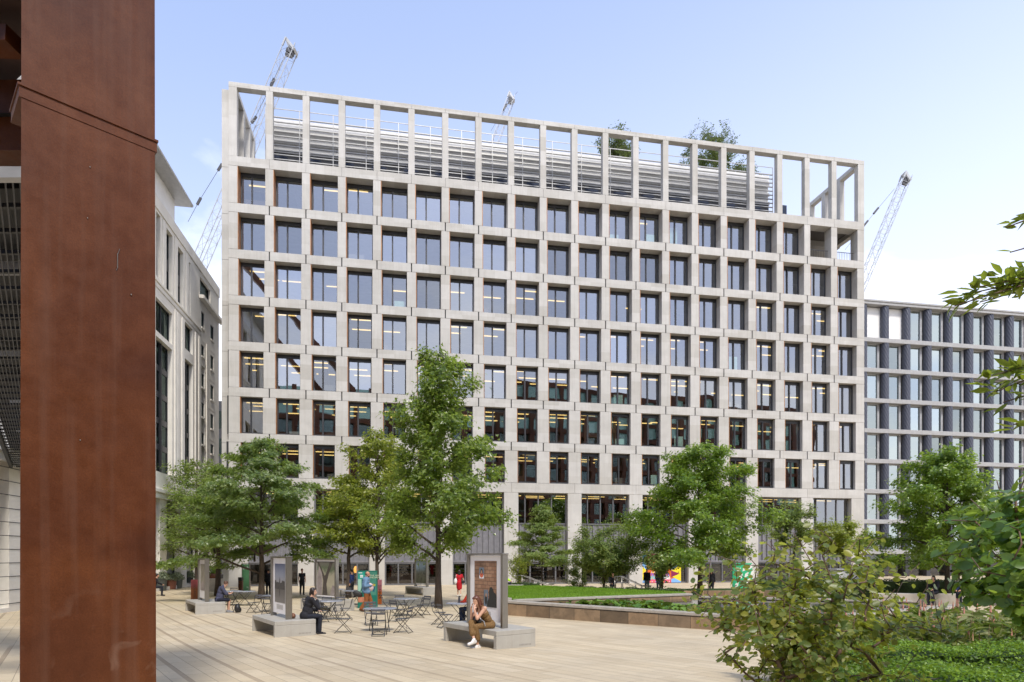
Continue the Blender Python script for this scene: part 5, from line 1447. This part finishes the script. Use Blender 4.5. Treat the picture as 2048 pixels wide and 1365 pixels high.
planter('dark tub of silvery foliage left of the rusty bowl with the dark bush',354,1177,'tub',1.0,4,tub)
planter('terracotta pot of silvery foliage beside the wooden seat',342,1179,'tub',.95,5,terra)
planter('silvery shrub in a tub closest to the rusty column',320,1182,'tub',1.15,6,tub)
b=GP(333,1178); r=thing('cafe_chair','pale wooden armchair beside the white closed parasol','chair',b,R(30)); g=MB(); g.bbox(-.3,.3,-.3,.3,.40,.46,.01); g.build('seat',simple('pale_wood',(.42,.24,.12),.6),r)
g=MB()
for z in (.55,.68,.81): g.bbox(-.3,.3,-.32,-.29,z,z+.09,.008)
g.build('backrest',bpy.data.materials['pale_wood'],r)
for x in (-.27,.27):
    for y in (-.27,.27): g=MB(); g.box(x-.025,x+.025,y-.025,y+.025,0,.40); g.build('leg',bpy.data.materials['pale_wood'],r)
b=GP(331,1176); r=thing('parasol','white folded parasol leaning in front of the dark shop window at the far left','parasol',b); g=MB(); g.tube([(0,0,0),(0,0,1.0),(.18,0,2.2)],.025,8); g.build('pole',M['alu'],r); g=MB()
n=16; prof=[(.10,.85),(.24,1.0),(.20,1.5),(.10,2.2),(.02,2.5)]; g.lathe(prof,n); g.v=[(x*(1.25 if i%2 else .8)+.10*(z-.9),y*(1.25 if i%2 else .8),z) for i,(x,y,z) in enumerate(g.v)]; g.build('canopy',M['white'],r)
b=GP(481.5,1186); r=thing('litter_bin','slim brown litter post with a black top beside the green directory board','litter bin',b); g=MB(); g.bbox(-.13,.13,-.13,.13,0,.85,.01); g.build('bin_body',M['corten'],r); g=MB(); g.bbox(-.14,.14,-.14,.14,.852,1.1,.02); g.build('bin_top',M['black'],r)
b=GP(428,1184); r=thing('service_cabinet','pale low cabinet behind the seated person in shorts','cabinet',b,R(5)); g=MB(); g.bbox(-.45,.45,0,.4,0,.95,.02); g.build('cabinet_body',M['coping'],r); g=MB(); g.bbox(.25,.5,-.02,.42,.96,1.25,.01); g.build('cabinet_box',M['frame'],r)
b=GP(571,1196); r=thing('parasol','closed dark green parasol standing behind the bench person in black','parasol',b); g=MB(); g.tube([(0,0,0),(0,0,2.75)],.03,8); g.build('pole',M['alu'],r); g=MB(); g.lathe([(.07,.55),(.13,.7),(.12,1.6),(.06,2.5),(.02,2.7)],12); g.build('canopy',simple('dark_green_canvas',(.015,.06,.045),.8),r); g=MB(); g.lathe([(.3,0),(.3,.06),(.05,.1)],16); g.build('base',M['black'],r)
# ---------------------------------------------------------------- people
def capsule(g,a,b,ra,rb,n=10):
    a=Vector(a);b=Vector(b); d=b-a; L=d.length
    if L<1e-5: g.ell(a,(ra,)*3,None,n); return
    d/=L; pts=[];rs=[]
    for t in (-1,-.8,-.4): 
        pts.append(a+d*(ra*t)); rs.append(ra*math.sqrt(max(0.0004,1-t*t)))
    for t in np.linspace(0,1,4): pts.append(a+d*(L*t)); rs.append(ra+(rb-ra)*t)
    for t in (.4,.8,1): pts.append(b+d*(rb*t)); rs.append(rb*math.sqrt(max(0.0004,1-t*t)))
    g.tube(pts,rs,n)
def fuse(g,name,mats,parent,vox,smooth=3,extra=None):
    """joins overlapping volumes into one continuous skin"""
    me=g.mesh('tmp',mats); o=bpy.data.objects.new('tmp',me); COL.objects.link(o)
    m=o.modifiers.new('r','REMESH'); m.mode='VOXEL'; m.voxel_size=vox
    m2=o.modifiers.new('s','SMOOTH'); m2.iterations=smooth; m2.factor=.5
    dg=bpy.context.evaluated_depsgraph_get(); dg.update()
    out=bpy.data.meshes.new_from_object(o.evaluated_get(dg)); out.name=name
    bpy.data.objects.remove(o); 
    out.polygons.foreach_set('use_smooth',[True]*len(out.polygons))
    if extra:        # small features merged in: (mb) appended with their own materials
        b=bmesh_from(out); tmp=extra.mesh('e',mats); b.from_mesh(tmp); b.to_mesh(out); b.free()
    out.materials.clear()
    for mm in (mats if isinstance(mats,(list,tuple)) else [mats]): out.materials.append(mm)
    return link(name,out,parent)
def bmesh_from(me):
    import bmesh
    b=bmesh.new(); b.from_mesh(me); return b
EYE=simple('dark_eye',(.02,.015,.012),.3); LIP=simple('lip',(.35,.11,.09),.5)
def lerp(a,b,t): return Vector(a).lerp(Vector(b),t)
def human(label,loc,rz,J,skin,outfit,vox=.011,sc=1.0,group=None,belly=0.0,look=(0,1,0),hair=None,hands=True,girth=1.0):
    """J: joints in metres, facing +y. outfit: list of (kind, material, options)"""
    root=thing('person',label,'person',loc,rz,group); root.scale=(sc,)*3
    V={k:Vector(v) for k,v in J.items()}
    g=MB(); gr=girth
    # trunk
    pel,ch,nk,hd=V['pel'],V['ch'],V['nk'],V['hd']
    up=(ch-pel).normalized(); side=(V['shr']-V['shl']).normalized(); fw=up.cross(side)*-1; fw=side.cross(up)*-1 if False else up.cross(side)
    def trunk(g,e,b=0.0):
        B=Matrix((side,fw,up)).transposed()
        g.ell(pel,(.155*gr+e,.115*gr+e,.13+e),B,14); g.ell(lerp(pel,ch,.5)+fw*b*.45,(.135*gr+e,.10*gr+e+b*.5,.15+e),B,14)
        g.ell(ch,(.160*gr+e,.112*gr+e,.17+e),B,14); 
        if b: g.ell(lerp(pel,ch,.35)+fw*(.06+b*.5),(.15*gr+e,.10+b*.6+e,.18+e),B,14)
        capsule(g,lerp(V['shl'],ch,.12),lerp(V['shr'],ch,.12),.062+e,.062+e)
        capsule(g,V['shl'],ch,.06+e,.09+e); capsule(g,V['shr'],ch,.06+e,.09+e)
        capsule(g,V['hpl'],pel,.085*gr+e,.11+e); capsule(g,V['hpr'],pel,.085*gr+e,.11+e)
    def arm(g,s,e,f0=0.0,f1=2.0):
        a,b,c=V['sh'+s],V['el'+s],V['wr'+s]
        t=min(1,f1)
        if f0<1: capsule(g,lerp(a,b,f0),lerp(a,b,t),.050*gr+e,(.050-.010*t)*gr+e)
        if f1>1: capsule(g,b,lerp(b,c,f1-1),.040*gr+e,(.040-.013*(f1-1))+e)
    def leg(g,s,e,f0=0.0,f1=2.0,flare=0.0):
        a,b,c=V['hp'+s],V['kn'+s],V['an'+s]
        t=min(1,f1)
        capsule(g,lerp(a,b,f0),lerp(a,b,t),.082*gr+e,(.082-.026*t)*gr+e)
        if f1>1:
            k=lerp(b,c,.3)+ (b-c).cross(side).normalized()*0.0
            capsule(g,b,lerp(b,c,f1-1),.053*gr+e+flare*.2,(.053-.018*(f1-1))*gr+e+flare)
            if not flare: g.ell(lerp(b,c,.32),(.052*gr+e,)*3,None,10)
    trunk(g,0,belly*.8)
    for s in 'lr': arm(g,s,0); leg(g,s,0)
    capsule(g,lerp(ch,nk,.55),hd+Vector((0,0,-.06)),.056,.050)
    # head
    lk=Vector(look).normalized(); hs=lk.cross(Vector((0,0,1))); hs=hs.normalized() if hs.length>.1 else side; hu=hs.cross(lk)
    HB=Matrix((hs,lk,hu)).transposed()
    hp=lambda x,y,z: hd+HB@Vector((x,y,z))
    g.ell(hp(0,-.01,.03),(.074,.092,.095),HB,16); g.ell(hp(0,.02,-.04),(.060,.070,.072),HB,14); g.ell(hp(0,.045,-.085),(.036,.036,.03),HB,10)
    capsule(g,hp(0,.088,.015),hp(0,.104,-.022),.009,.015,8)
    for q in (-1,1): g.ell(hp(q*.076,-.008,-.005),(.012,.022,.032),HB,8); g.ell(hp(q*.026,.082,.028),(.022,.012,.008),HB,8)
    # hands
    if hands:
        for s in 'lr':
            w,e=V['wr'+s],V['el'+s]; d=(w-e).normalized()
            hdir=(V['ha'+s]-w).normalized() if 'ha'+s in V else d
            pn=V.get('pn'+s,Vector((1 if s=='l' else -1,0,0)))      # palm normal
            a=hdir.cross(pn).normalized(); pn=a.cross(hdir)
            if pn.dot(V.get('pn'+s,pn))<0: pn=-pn
            PB=Matrix((a,pn,hdir)).transposed()
            g.ell(w+hdir*.048,(.040,.015,.052),PB,10); capsule(g,w,w+hdir*.03,.026,.024,8)
            cu=V['curl'+s].x if 'curl'+s in V else .35
            for i,(o,L) in enumerate(((-.029,.066),(-.010,.074),(.010,.070),(.028,.056))):
                p=w+hdir*.090+a*o; 
                for q in range(3):
                    ang=cu*(q+.5); dd=hdir*math.cos(ang)+pn*math.sin(ang); l=L*(.45,.32,.25)[q]; capsule(g,p,p+dd*l,.0095-.001*q,.0088-.001*q,7); p=p+dd*l
            sg=-1 if a.dot(side if s=='l' else -side)<0 else 1
            tb=w+hdir*.028+a*(-.032); td=(hdir*.75-a*.6+pn*.35).normalized(); capsule(g,tb,tb+td*.036,.0115,.010,7); capsule(g,tb+td*.036,tb+td*.036+(hdir*.9+pn*.4).normalized()*.028,.010,.008,7)
    # bare feet volume
    for s in 'lr':
        if 'to'+s in V: capsule(g,V['an'+s]+Vector((0,0,-.03)),V['to'+s],.036,.028)
    ex=MB()
    for q in (-1,1): ex.ell(hp(q*.028,.0835,.012),(.013,.007,.006),HB,8,1); ex.ell(hp(q*.028,.083,.034),(.019,.006,.004),HB,6,1)
    ex.ell(hp(0,.092,-.052),(.020,.007,.006),HB,8,2)
    fuse(g,'body',[skin,EYE,LIP],root,vox,2,ex)
    for kind,mat,op in outfit:
        g=MB(); e=op.get('e',.014); v2=op.get('vox',vox*1.25)
        if kind=='top':
            trunk(g,e,belly); 
            for s in 'lr':
                if op.get('sleeve',2)>0: arm(g,s,e+op.get('loose',0),0,op.get('sleeve',1.95))
            if op.get('collar'): capsule(g,lerp(ch,nk,.8),lerp(ch,nk,1.05),.072,.066)
            if op.get('hem'): 
                for s in 'lr': capsule(g,V['hp'+s],lerp(V['hp'+s],V['kn'+s],op['hem']),.10*gr+e,.095*gr+e)
        elif kind=='vest':      # sleeveless, cut away at the neck and shoulders
            B=Matrix((side,fw,up)).transposed()
            g.ell(pel,(.155*gr+e,.115*gr+e,.13+e),B,14); g.ell(lerp(pel,ch,.5),(.137*gr+e,.105*gr+e,.16+e),B,14); g.ell(lerp(pel,ch,.92),(.150*gr+e,.112*gr+e,.13+e),B,14)
            for q,sh in (('l',V['shl']),('r',V['shr'])):
                k=lerp(sh,nk,.45); capsule(g,lerp(k,ch,.35)+fw*.10,k+up*.035,.018,.016); capsule(g,k+up*.035,lerp(k,ch,.45)-fw*.10,.016,.02)
        elif kind=='trousers':
            B=Matrix((side,fw,up)).transposed(); g.ell(pel,(.158*gr+e,.120*gr+e,.125+e),B,14)
            for s in 'lr':
                capsule(g,V['hp'+s],pel,.090*gr+e,.11+e); leg(g,s,e,0,op.get('len',1.93),op.get('flare',.012))
        elif kind=='dress':
            trunk(g,e); 
            for s in 'lr': arm(g,s,e,0,op.get('sleeve',.5))
            k=(V['knl']+V['knr'])/2; capsule(g,pel,lerp(pel,k,.86),.165,.150); 
            for s in 'lr': capsule(g,V['hp'+s],lerp(V['hp'+s],V['kn'+s],.78),.105,.095)
        elif kind=='shoes':
            for s in 'lr':
                a,t_=V['an'+s],V['to'+s]; d=(t_-a); d.z=0 if abs(d.z)<.12 else d.z; d.normalize()
                ank=a+Vector((0,0,-.035)); heel=ank-d*.045
                capsule(g,heel+Vector((0,0,.0)),t_,.042,.036); capsule(g,a+Vector((0,0,.015)),lerp(ank,t_,.3),.046,.043)
                capsule(g,heel+Vector((0,0,-.018)),t_+Vector((0,0,-.012)),.038,.034)
        elif kind=='beard':
            g.ell(hp(0,.045,-.075),(.058,.055,.045),HB,12)
        elif kind=='stripe':
            B=Matrix((side,fw,up)).transposed(); g.ell(lerp(pel,ch,.55),(.165,.125,.03),B,14)
        o=fuse(g,op.get('name',kind),mat,root,v2,op.get('sm',3))
        if op.get('label'): o['label']=op['label']
    if hair:
        mat,style=hair; g=MB()
        if style!='bald':
            g.ell(hp(0,-.028,.045),(.086,.092,.095),HB,16); g.ell(hp(0,.030,.094),(.066,.055,.030),HB,12)
            for q in (-1,1): g.ell(hp(q*.066,-.02,.01),(.020,.040,.055),HB,10)
        else:
            for q in (-1,1): g.ell(hp(q*.070,-.03,.005),(.014,.05,.04),HB,10)
            g.ell(hp(0,-.075,.0),(.06,.03,.045),HB,10)
        if style=='long':
            for q in (-1,1): capsule(g,hp(q*.068,-.015,.03),hp(q*.080,-.01,-.15),.030,.034); capsule(g,hp(q*.075,-.01,-.12),hp(q*.07,.0,-.25)+Vector((0,0,-.02)),.034,.018)
            for x in (-.04,0,.04): capsule(g,hp(x,-.075,.03),hp(x*1.2,-.095,-.20),.040,.030)
        if style=='bob':
            for q in (-1,1): capsule(g,hp(q*.066,-.01,.03),hp(q*.070,.0,-.07),.030,.030)
            for x in (-.04,0,.04): capsule(g,hp(x,-.07,.03),hp(x*1.2,-.085,-.08),.042,.034)
        fuse(g,'hair',mat,root,vox,2)
    return root
SK=lambda n,c: simple(n,c,.5,0,.06)
S1=SK('fair_skin',(.56,.32,.22));S2=SK('ruddy_skin',(.46,.22,.14));S3=SK('tan_skin',(.36,.19,.12))
def cloth(n,c,v=.12,sc=14): return simple(n,c,.85,0,v,sc,.2,.35,60)
def mirror(d): return d
def sit(hips=.60,lean=.1,seat=.52,kx=.10,ky=.24,az=.09,ay=.22):
    return dict(pel=(0,-.22,seat+.10),ch=(0,-.22+lean,seat+.46),nk=(0,-.20+lean*1.35,seat+.68),hd=(0,-.16+lean*1.6,seat+.82),
      shl=(-.185,-.21+lean*1.15,seat+.60),shr=(.185,-.21+lean*1.15,seat+.60),hpl=(-.09,-.20,seat+.085),hpr=(.09,-.20,seat+.085),
      knl=(-kx,ky,seat+.06),knr=(kx,ky,seat+.06),anl=(-kx,ay,az),anr=(kx,ay,az),tol=(-kx-.02,ay+.17,.035),tor=(kx+.02,ay+.17,.035))
def stand(h=1.0,stride=0.0,sway=0.0):
    return dict(pel=(0,0,.94),ch=(0,.0,1.27),nk=(0,.0,1.47),hd=(0,.03,1.63),shl=(-.165,0,1.40),shr=(.165,0,1.40),ell=(-.205,-.03-stride*.10,1.13),elr=(.205,-.03+stride*.10,1.13),wrl=(-.22,.06-stride*.22,.90),wrr=(.22,.06+stride*.22,.90),
      hpl=(-.09,0,.90),hpr=(.09,0,.90),knl=(-.09,.04+stride*.42,.50),knr=(.09,.04-stride*.12,.48),anl=(-.09,stride*.60,.085),anr=(.09,-stride*.75,.085+stride*.18),tol=(-.10,stride*.60+.17,.035),tor=(.10,-stride*.75+.15,.035+stride*.02))
FR=BX+R(180)               # facing the near side of a bench (local -y of the bench)
# -- nearest bench: hands to the face, legs crossed
J=sit(lean=.20,ky=.26); se=.52
J.update(hd=(-.01,.20,1.235),nk=(0,.09,1.13),ch=(0,.0,.93),shl=(-.165,.05,1.05),shr=(.165,.05,1.05),ell=(-.14,.26,.80),elr=(.14,.25,.78),wrl=(-.085,.31,1.03),wrr=(.085,.29,1.05),hal=(-.060,.285,1.15),har=(.075,.265,1.16),pnl=(.6,-.7,.2),pnr=(-.6,-.6,.2),curll=(1.0,0,0),curlr=(.5,0,0),
  knl=(-.09,.28,.60),knr=(.05,.32,.70),anl=(-.02,.16,.10),anr=(-.15,.36,.27),tol=(-.03,.34,.045),tor=(-.17,.53,.19))
JS=cloth('mustard_brown_jersey',(.185,.108,.045),.3,30)
p=on(E1,1.96,.03); human('person with long auburn hair in mustard brown, sitting on the nearest bench',p,FR,J,S1,
  [('vest',JS,{'name':'sleeveless_top','e':.016}),('trousers',JS,{'len':1.62,'flare':.035,'e':.014}),('shoes',cloth('white_canvas',(.72,.70,.69),.05),{'name':'trainers'})],.009,1.0,None,0,(-.05,.9,-.38),(simple('auburn_hair',(.115,.036,.018),.4,0,.35,20,stretch=(1,1,.15)),'long'))
rr_=bpy.data.objects[-1] if False else None
b=thing('handbag','black handbag on the lap of the auburn haired person','bag',on(E1,1.92,-.12,.74),FR+R(20)); g=MB(); g.ell((0,0,0),(.16,.07,.09),Matrix.Rotation(R(-28),3,'Y'),14); fuse(g,'bag_body',simple('black_leather',(.012,.012,.014),.35),b,.015); g=MB(); g.tube([(-.13,0,.03),(-.24,.02,-.02),(-.30,.05,-.13)],.012,6); g.build('strap',simple('grey_strap',(.25,.25,.26),.6),b)
# -- second bench, in black, facing away to the right, one hand at the chin
J=sit(lean=.14); J.update(ell=(-.215,-.02,.83),elr=(.20,.14,.85),wrl=(-.10,.22,.735),wrr=(.07,.16,1.08),hal=(-.03,.32,.735),har=(.03,.10,1.19),pnl=(0,0,-1),pnr=(-.3,-.9,0),curll=(.5,0,0),curlr=(.9,0,0),hd=(0,.06,1.335),nk=(0,.0,1.19))
BK=cloth('charcoal_knit',(.022,.022,.027),.2); JN=cloth('dark_navy_jeans',(.022,.024,.034),.2)
p=on(E2,2.25,1.20); human('person with a dark bob all in black, sitting with a hand at the chin',p,BX,J,S1,
  [('top',BK,{'name':'jumper','e':.022}),('trousers',JN,{'e':.016,'flare':.012}),('shoes',BK,{})],.010,1.0,None,.04,(.25,.9,-.12),(simple('dark_brown_hair',(.022,.013,.011),.4,0,.3,20),'bob'))
b=thing('handbag','small tan bag lying on the left bench beside the steel post','bag',on(E2,1.95,.72,.52),BX); g=MB(); g.ell((0,0,.08),(.14,.09,.09),None,12); g.ell((-.18,-.05,.04),(.10,.06,.045),None,10); fuse(g,'bag_body',simple('tan_leather',(.20,.085,.045),.5),b,.012)
# -- third bench, navy top and shorts, looking at a phone
J=sit(lean=.12); J.update(ell=(-.23,.06,.86),elr=(.23,.08,.86),wrl=(-.09,.30,.86),wrr=(.09,.30,.86),hal=(-.03,.40,.90),har=(.03,.40,.90),pnl=(.4,0,.9),pnr=(-.4,0,.9),curll=(.8,0,0),curlr=(.8,0,0),hd=(0,.10,1.30),nk=(0,.0,1.19))
p=on(E3,2.2,1.20); human('person in a navy polo shirt and shorts, bent over a phone on a bench',p,BX,J,S1,
  [('top',cloth('navy_grey_polo',(.060,.062,.10),.15),{'name':'polo_shirt','e':.026,'sleeve':1.15,'loose':.01,'collar':True}),('trousers',cloth('navy_shorts',(.018,.019,.030),.15),{'name':'shorts','len':.92,'e':.022}),('shoes',cloth('grey_shoe',(.25,.25,.27)),{})],.011,1.0,None,.02,(0,.75,-.62),(simple('brown_hair',(.085,.035,.016),.5,0,.3,20),'short'))
b=thing('phone','phone in the hands of the person in shorts','phone',on(E3,2.2,1.62,.90),BX); g=MB(); g.bbox(-.037,.037,-.075,.075,0,.009,.006); g.build('phone_body',M['black'],b)
b=thing('backpack','black backpack on the ground by the feet of the person in shorts','bag',on(E3,2.55,1.72,0),BX); g=MB(); g.ell((0,0,.20),(.17,.13,.21),None,14); g.ell((0,.10,.13),(.12,.08,.12),None,12); fuse(g,'bag_body',M['black'],b,.018); g=MB(); g.tube([(-.06,-.1,.38),(-.1,-.2,.25),(-.06,-.13,.05)],.015,6); g.build('strap',M['black'],b)
# -- walking right in a denim jacket
J=stand(0,.30); J.update(ell=(-.27,-.10,1.15),elr=(.29,-.03,1.12),wrr=(.16,.22,1.14),har=(.12,.32,1.18),pnr=(-.5,0,.8),curlr=(.8,0,0),wrl=(-.30,-.10,.90),hd=(0,.05,1.62))
p=GP(733,1224); DEN=cloth('washed_denim',(.125,.21,.32),.2,8)
human('balding bearded person in a blue denim jacket and rust trousers, walking with a phone',p,R(-82),J,S2,
  [('top',cloth('pale_pink_tee',(.62,.48,.48),.06),{'name':'t_shirt','e':.012,'sleeve':.4}),('trousers',cloth('rust_chinos',(.23,.082,.028),.12),{'e':.02,'flare':.02}),('shoes',cloth('brown_shoe',(.07,.035,.02)),{}),
   ('beard',simple('dark_beard',(.03,.018,.012),.7),{})],.011,1.06,None,.13,(0,.95,-.16),(simple('cropped_hair',(.06,.035,.025),.6),'bald'),True,1.25)
def jacket(root,J,mat):
    V={k:Vector(v) for k,v in J.items()}; g=MB()
    for s,q in (('l',-1),('r',1)):
        capsule(g,V['sh'+s],V['el'+s],.082,.072); capsule(g,V['el'+s],lerp(V['el'+s],V['wr'+s],.9),.070,.055)
        for z,y0,r in ((.88,.02,.13),(1.0,.02,.135),(1.15,.0,.14),(1.3,-.01,.13),(1.40,-.01,.09)): g.ell((q*.115,y0,z),(.125,.165,.12),None,12)
        capsule(g,(q*.07,.03,1.50),(q*.10,.10,1.38),.030,.025)
    g.ell((0,-.10,1.15),(.22,.10,.32),None,14); g.ell((0,-.09,.92),(.22,.11,.15),None,12); capsule(g,(-.07,-.05,1.5),(.07,-.05,1.5),.03,.03)
    return fuse(g,'jacket',mat,root,.016,3)
pr=[o for o in bpy.data.objects if o.get('label','').startswith('balding')][0]; jacket(pr,J,DEN)
def at_person(root,v): return Matrix.Translation(root.location)@Matrix.Rotation(root.rotation_euler.z,4,'Z')@(Vector(v)*root.scale.x)
b=thing('phone','phone held up by the person in the denim jacket','phone',at_person(pr,(.12,.34,1.20)),R(-82)); b.rotation_euler=(R(25),0,R(-82)); g=MB(); g.bbox(-.037,.037,-.08,.08,0,.01,.006); g.build('phone_body',M['black'],b)
b=thing('shoulder_bag','black shoulder bag swinging behind the person in the denim jacket','bag',at_person(pr,(.05,-.36,.78)),R(-82)); g=MB(); g.ell((0,0,0),(.09,.24,.14),Matrix.Rotation(R(-25),3,'X'),14); fuse(g,'bag_body',simple('black_canvas',(.016,.015,.015),.6),b,.016); g=MB(); g.tube([(0,.12,.10),(-.02,.2,.35),(-.02,.30,.58)],.016,6); g.build('strap',M['black'],b)
# -- red dress, walking away
J=stand(0,.20); J.update(elr=(.27,-.02,1.12),wrr=(.33,.02,.90))
p=GP(918.5,1194); human('person in a short red dress seen from behind, walking away with a white shoulder bag',p,R(4),J,S1,
  [('dress',cloth('red_dress_cloth',(.50,.018,.028),.12),{'e':.016}),('shoes',cloth('white_shoe',(.6,.58,.56)),{})],.012,.98,None,0,(0,1,0),(simple('dark_hair',(.028,.018,.014),.4,0,.3,20),'long'))
pd=[o for o in bpy.data.objects if o.get('label','').startswith('person in a short red')][0]
b=thing('shoulder_bag','white shoulder bag at the left side of the person in the red dress','bag',at_person(pd,(-.24,-.12,1.02)),R(4)); g=MB(); g.ell((0,0,0),(.11,.08,.19),None,12); fuse(g,'bag_body',M['white'],b,.018); g=MB(); g.tube([(0,0,.14),(.04,.05,.40),(.10,.10,.42)],.014,6); g.build('strap',M['white'],b)
b=thing('handbag','black handbag at the right side of the person in the red dress','bag',at_person(pd,(.25,-.12,.98)),R(4)); g=MB(); g.bbox(-.11,.11,-.05,.05,-.08,.08,.03); g.build('bag_body',M['black'],b); g=MB(); g.tube([(-.09,0,.07),(-.05,.03,.3),(.0,.06,.42)],.01,6); g.build('strap',M['black'],b)
# -- seated at the table behind the nearest panel: jeans and a red top
J=sit(lean=.05,seat=.455); J.update(ell=(-.25,.0,.80),elr=(.25,.0,.80),wrl=(-.18,.22,.76),wrr=(.18,.22,.76))
p=GP(938,1246); make=make_chair(p,R(60),'chair under the person in jeans, mostly hidden by the nearest panel'); p2=p.copy()
human('person in a red top and blue jeans mostly hidden by the nearest panel',p2+Vector((-.06,.04,0)),R(60),J,S1,[('top',cloth('red_top',(.42,.04,.02)),{}),('trousers',cloth('blue_jeans',(.035,.055,.12),.2),{}),('shoes',BK,{})],.014,1,None,0,(0,1,0),(simple('black_hair',(.012,.01,.01),.45),'short'))
# -- background figures
def walker(label,px,py,rz,top,tr,hairm,style,stride=.2,skin=S1,sc=1.0,vx=.016,sleeve=1.95,Y=None,pose=None):
    p=GP(px,py) if Y is None else P(px,py,Y)
    if Y is not None: p.z=gz(0,Y)
    J=stand(0,stride); J.update(pose or {})
    return human(label,p,rz,J,skin,[('top',top,{'e':.011,'sleeve':sleeve}),('trousers',tr,{'e':.014}),('shoes',BK,{})],vx,sc,None,.02,(0,1,0),(hairm,style))
HB_=bpy.data.materials['black_hair']; HR=bpy.data.materials['brown_hair']
walker('person in a dark blue jacket and black trousers walking left behind the slim dark trunk',704,1196,R(75),cloth('dark_blue_jacket',(.022,.035,.115)),BK,HB_,'short',.22)
walker('person in a black short sleeved uniform right of the closed green parasol',604,1190,R(-150),BK,BK,HR,'short',.12,S2,1.0,.016,.5)
walker('person dressed in black standing between a tree trunk and the obelisk panel',537,1190,R(40),BK,BK,HB_,'short',.05,S2)
walker('bearded grey haired person in a black jacket and pale jeans before the mural',1294,1186,R(160),BK,cloth('pale_jeans',(.24,.30,.40)),simple('grey_hair',(.3,.28,.26),.6),'short',.0,S1,1.0,.016,1.95,44)
walker('person in a grey jacket standing right behind the trunk before the mural',1317,1186,R(190),cloth('grey_jacket',(.08,.10,.14)),cloth('grey_blue_jeans',(.10,.14,.20)),HR,'short',.0,S2,1.0,.018,1.95,44.5)
walker('person with long black hair and black coat left of the foreground bush',1423,1190,R(150),BK,JN,HB_,'long',.05,S1,1.0,.016,1.95,41)
def sitter(label,px,Y,rz,top,hairm,style,seat=.45,skin=S1):
    p=P(px,1180,Y); p.z=gz(0,Y); J=sit(lean=.08,seat=seat); J.update(ell=(-.25,.03,seat+.34),elr=(.25,.03,seat+.34),wrl=(-.14,.24,seat+.24),wrr=(.14,.24,seat+.24))
    return human(label,p,rz,J,skin,[('top',top,{'e':.022}),('trousers',JN,{}),('shoes',BK,{})],.018,1,None,0,(0,1,0),(hairm,style))
HV=cloth('hi_vis_yellow',(.42,.70,.02),.06)
sitter('person in a bright hi vis yellow jacket seated beside the lawn hedge',1013,41,R(-100),HV,HB_,'short',.75)
sitter('person in black hunched behind the right handrails, back to the lawn',1226,42,R(180),BK,HB_,'short',.55)
sitter('person in a black jacket seated beyond the pool at the far right',1866,33,R(120),BK,HB_,'bob',.6)
sitter('person in a navy top with reddish hair seated beyond the pool',1926,32,R(100),cloth('navy_top',(.02,.03,.08)),bpy.data.materials['auburn_hair'],'short',.6)
sitter('person in black seated far left, half hidden by the rusty column',316,41,R(-60),BK,HB_,'short',.5)
sb_=thing('stone_bench','long pale stone bench beyond the pool carrying seated people at the right','bench',(19.5,33.6,gz(0,33.6)),R(-6)); g=MB(); g.bbox(0,9,0,.7,-.05,.58,.02); g.build('seat_block',M['coping'],sb_)
sb_=thing('stone_bench','pale stone ledge under the person in hi vis yellow','bench',(-.9,40.7,gz(0,40.7)),R(-10)); g=MB(); g.bbox(0,1.6,0,.5,-.05,.74,.02); g.build('seat_block',M['coping'],sb_)
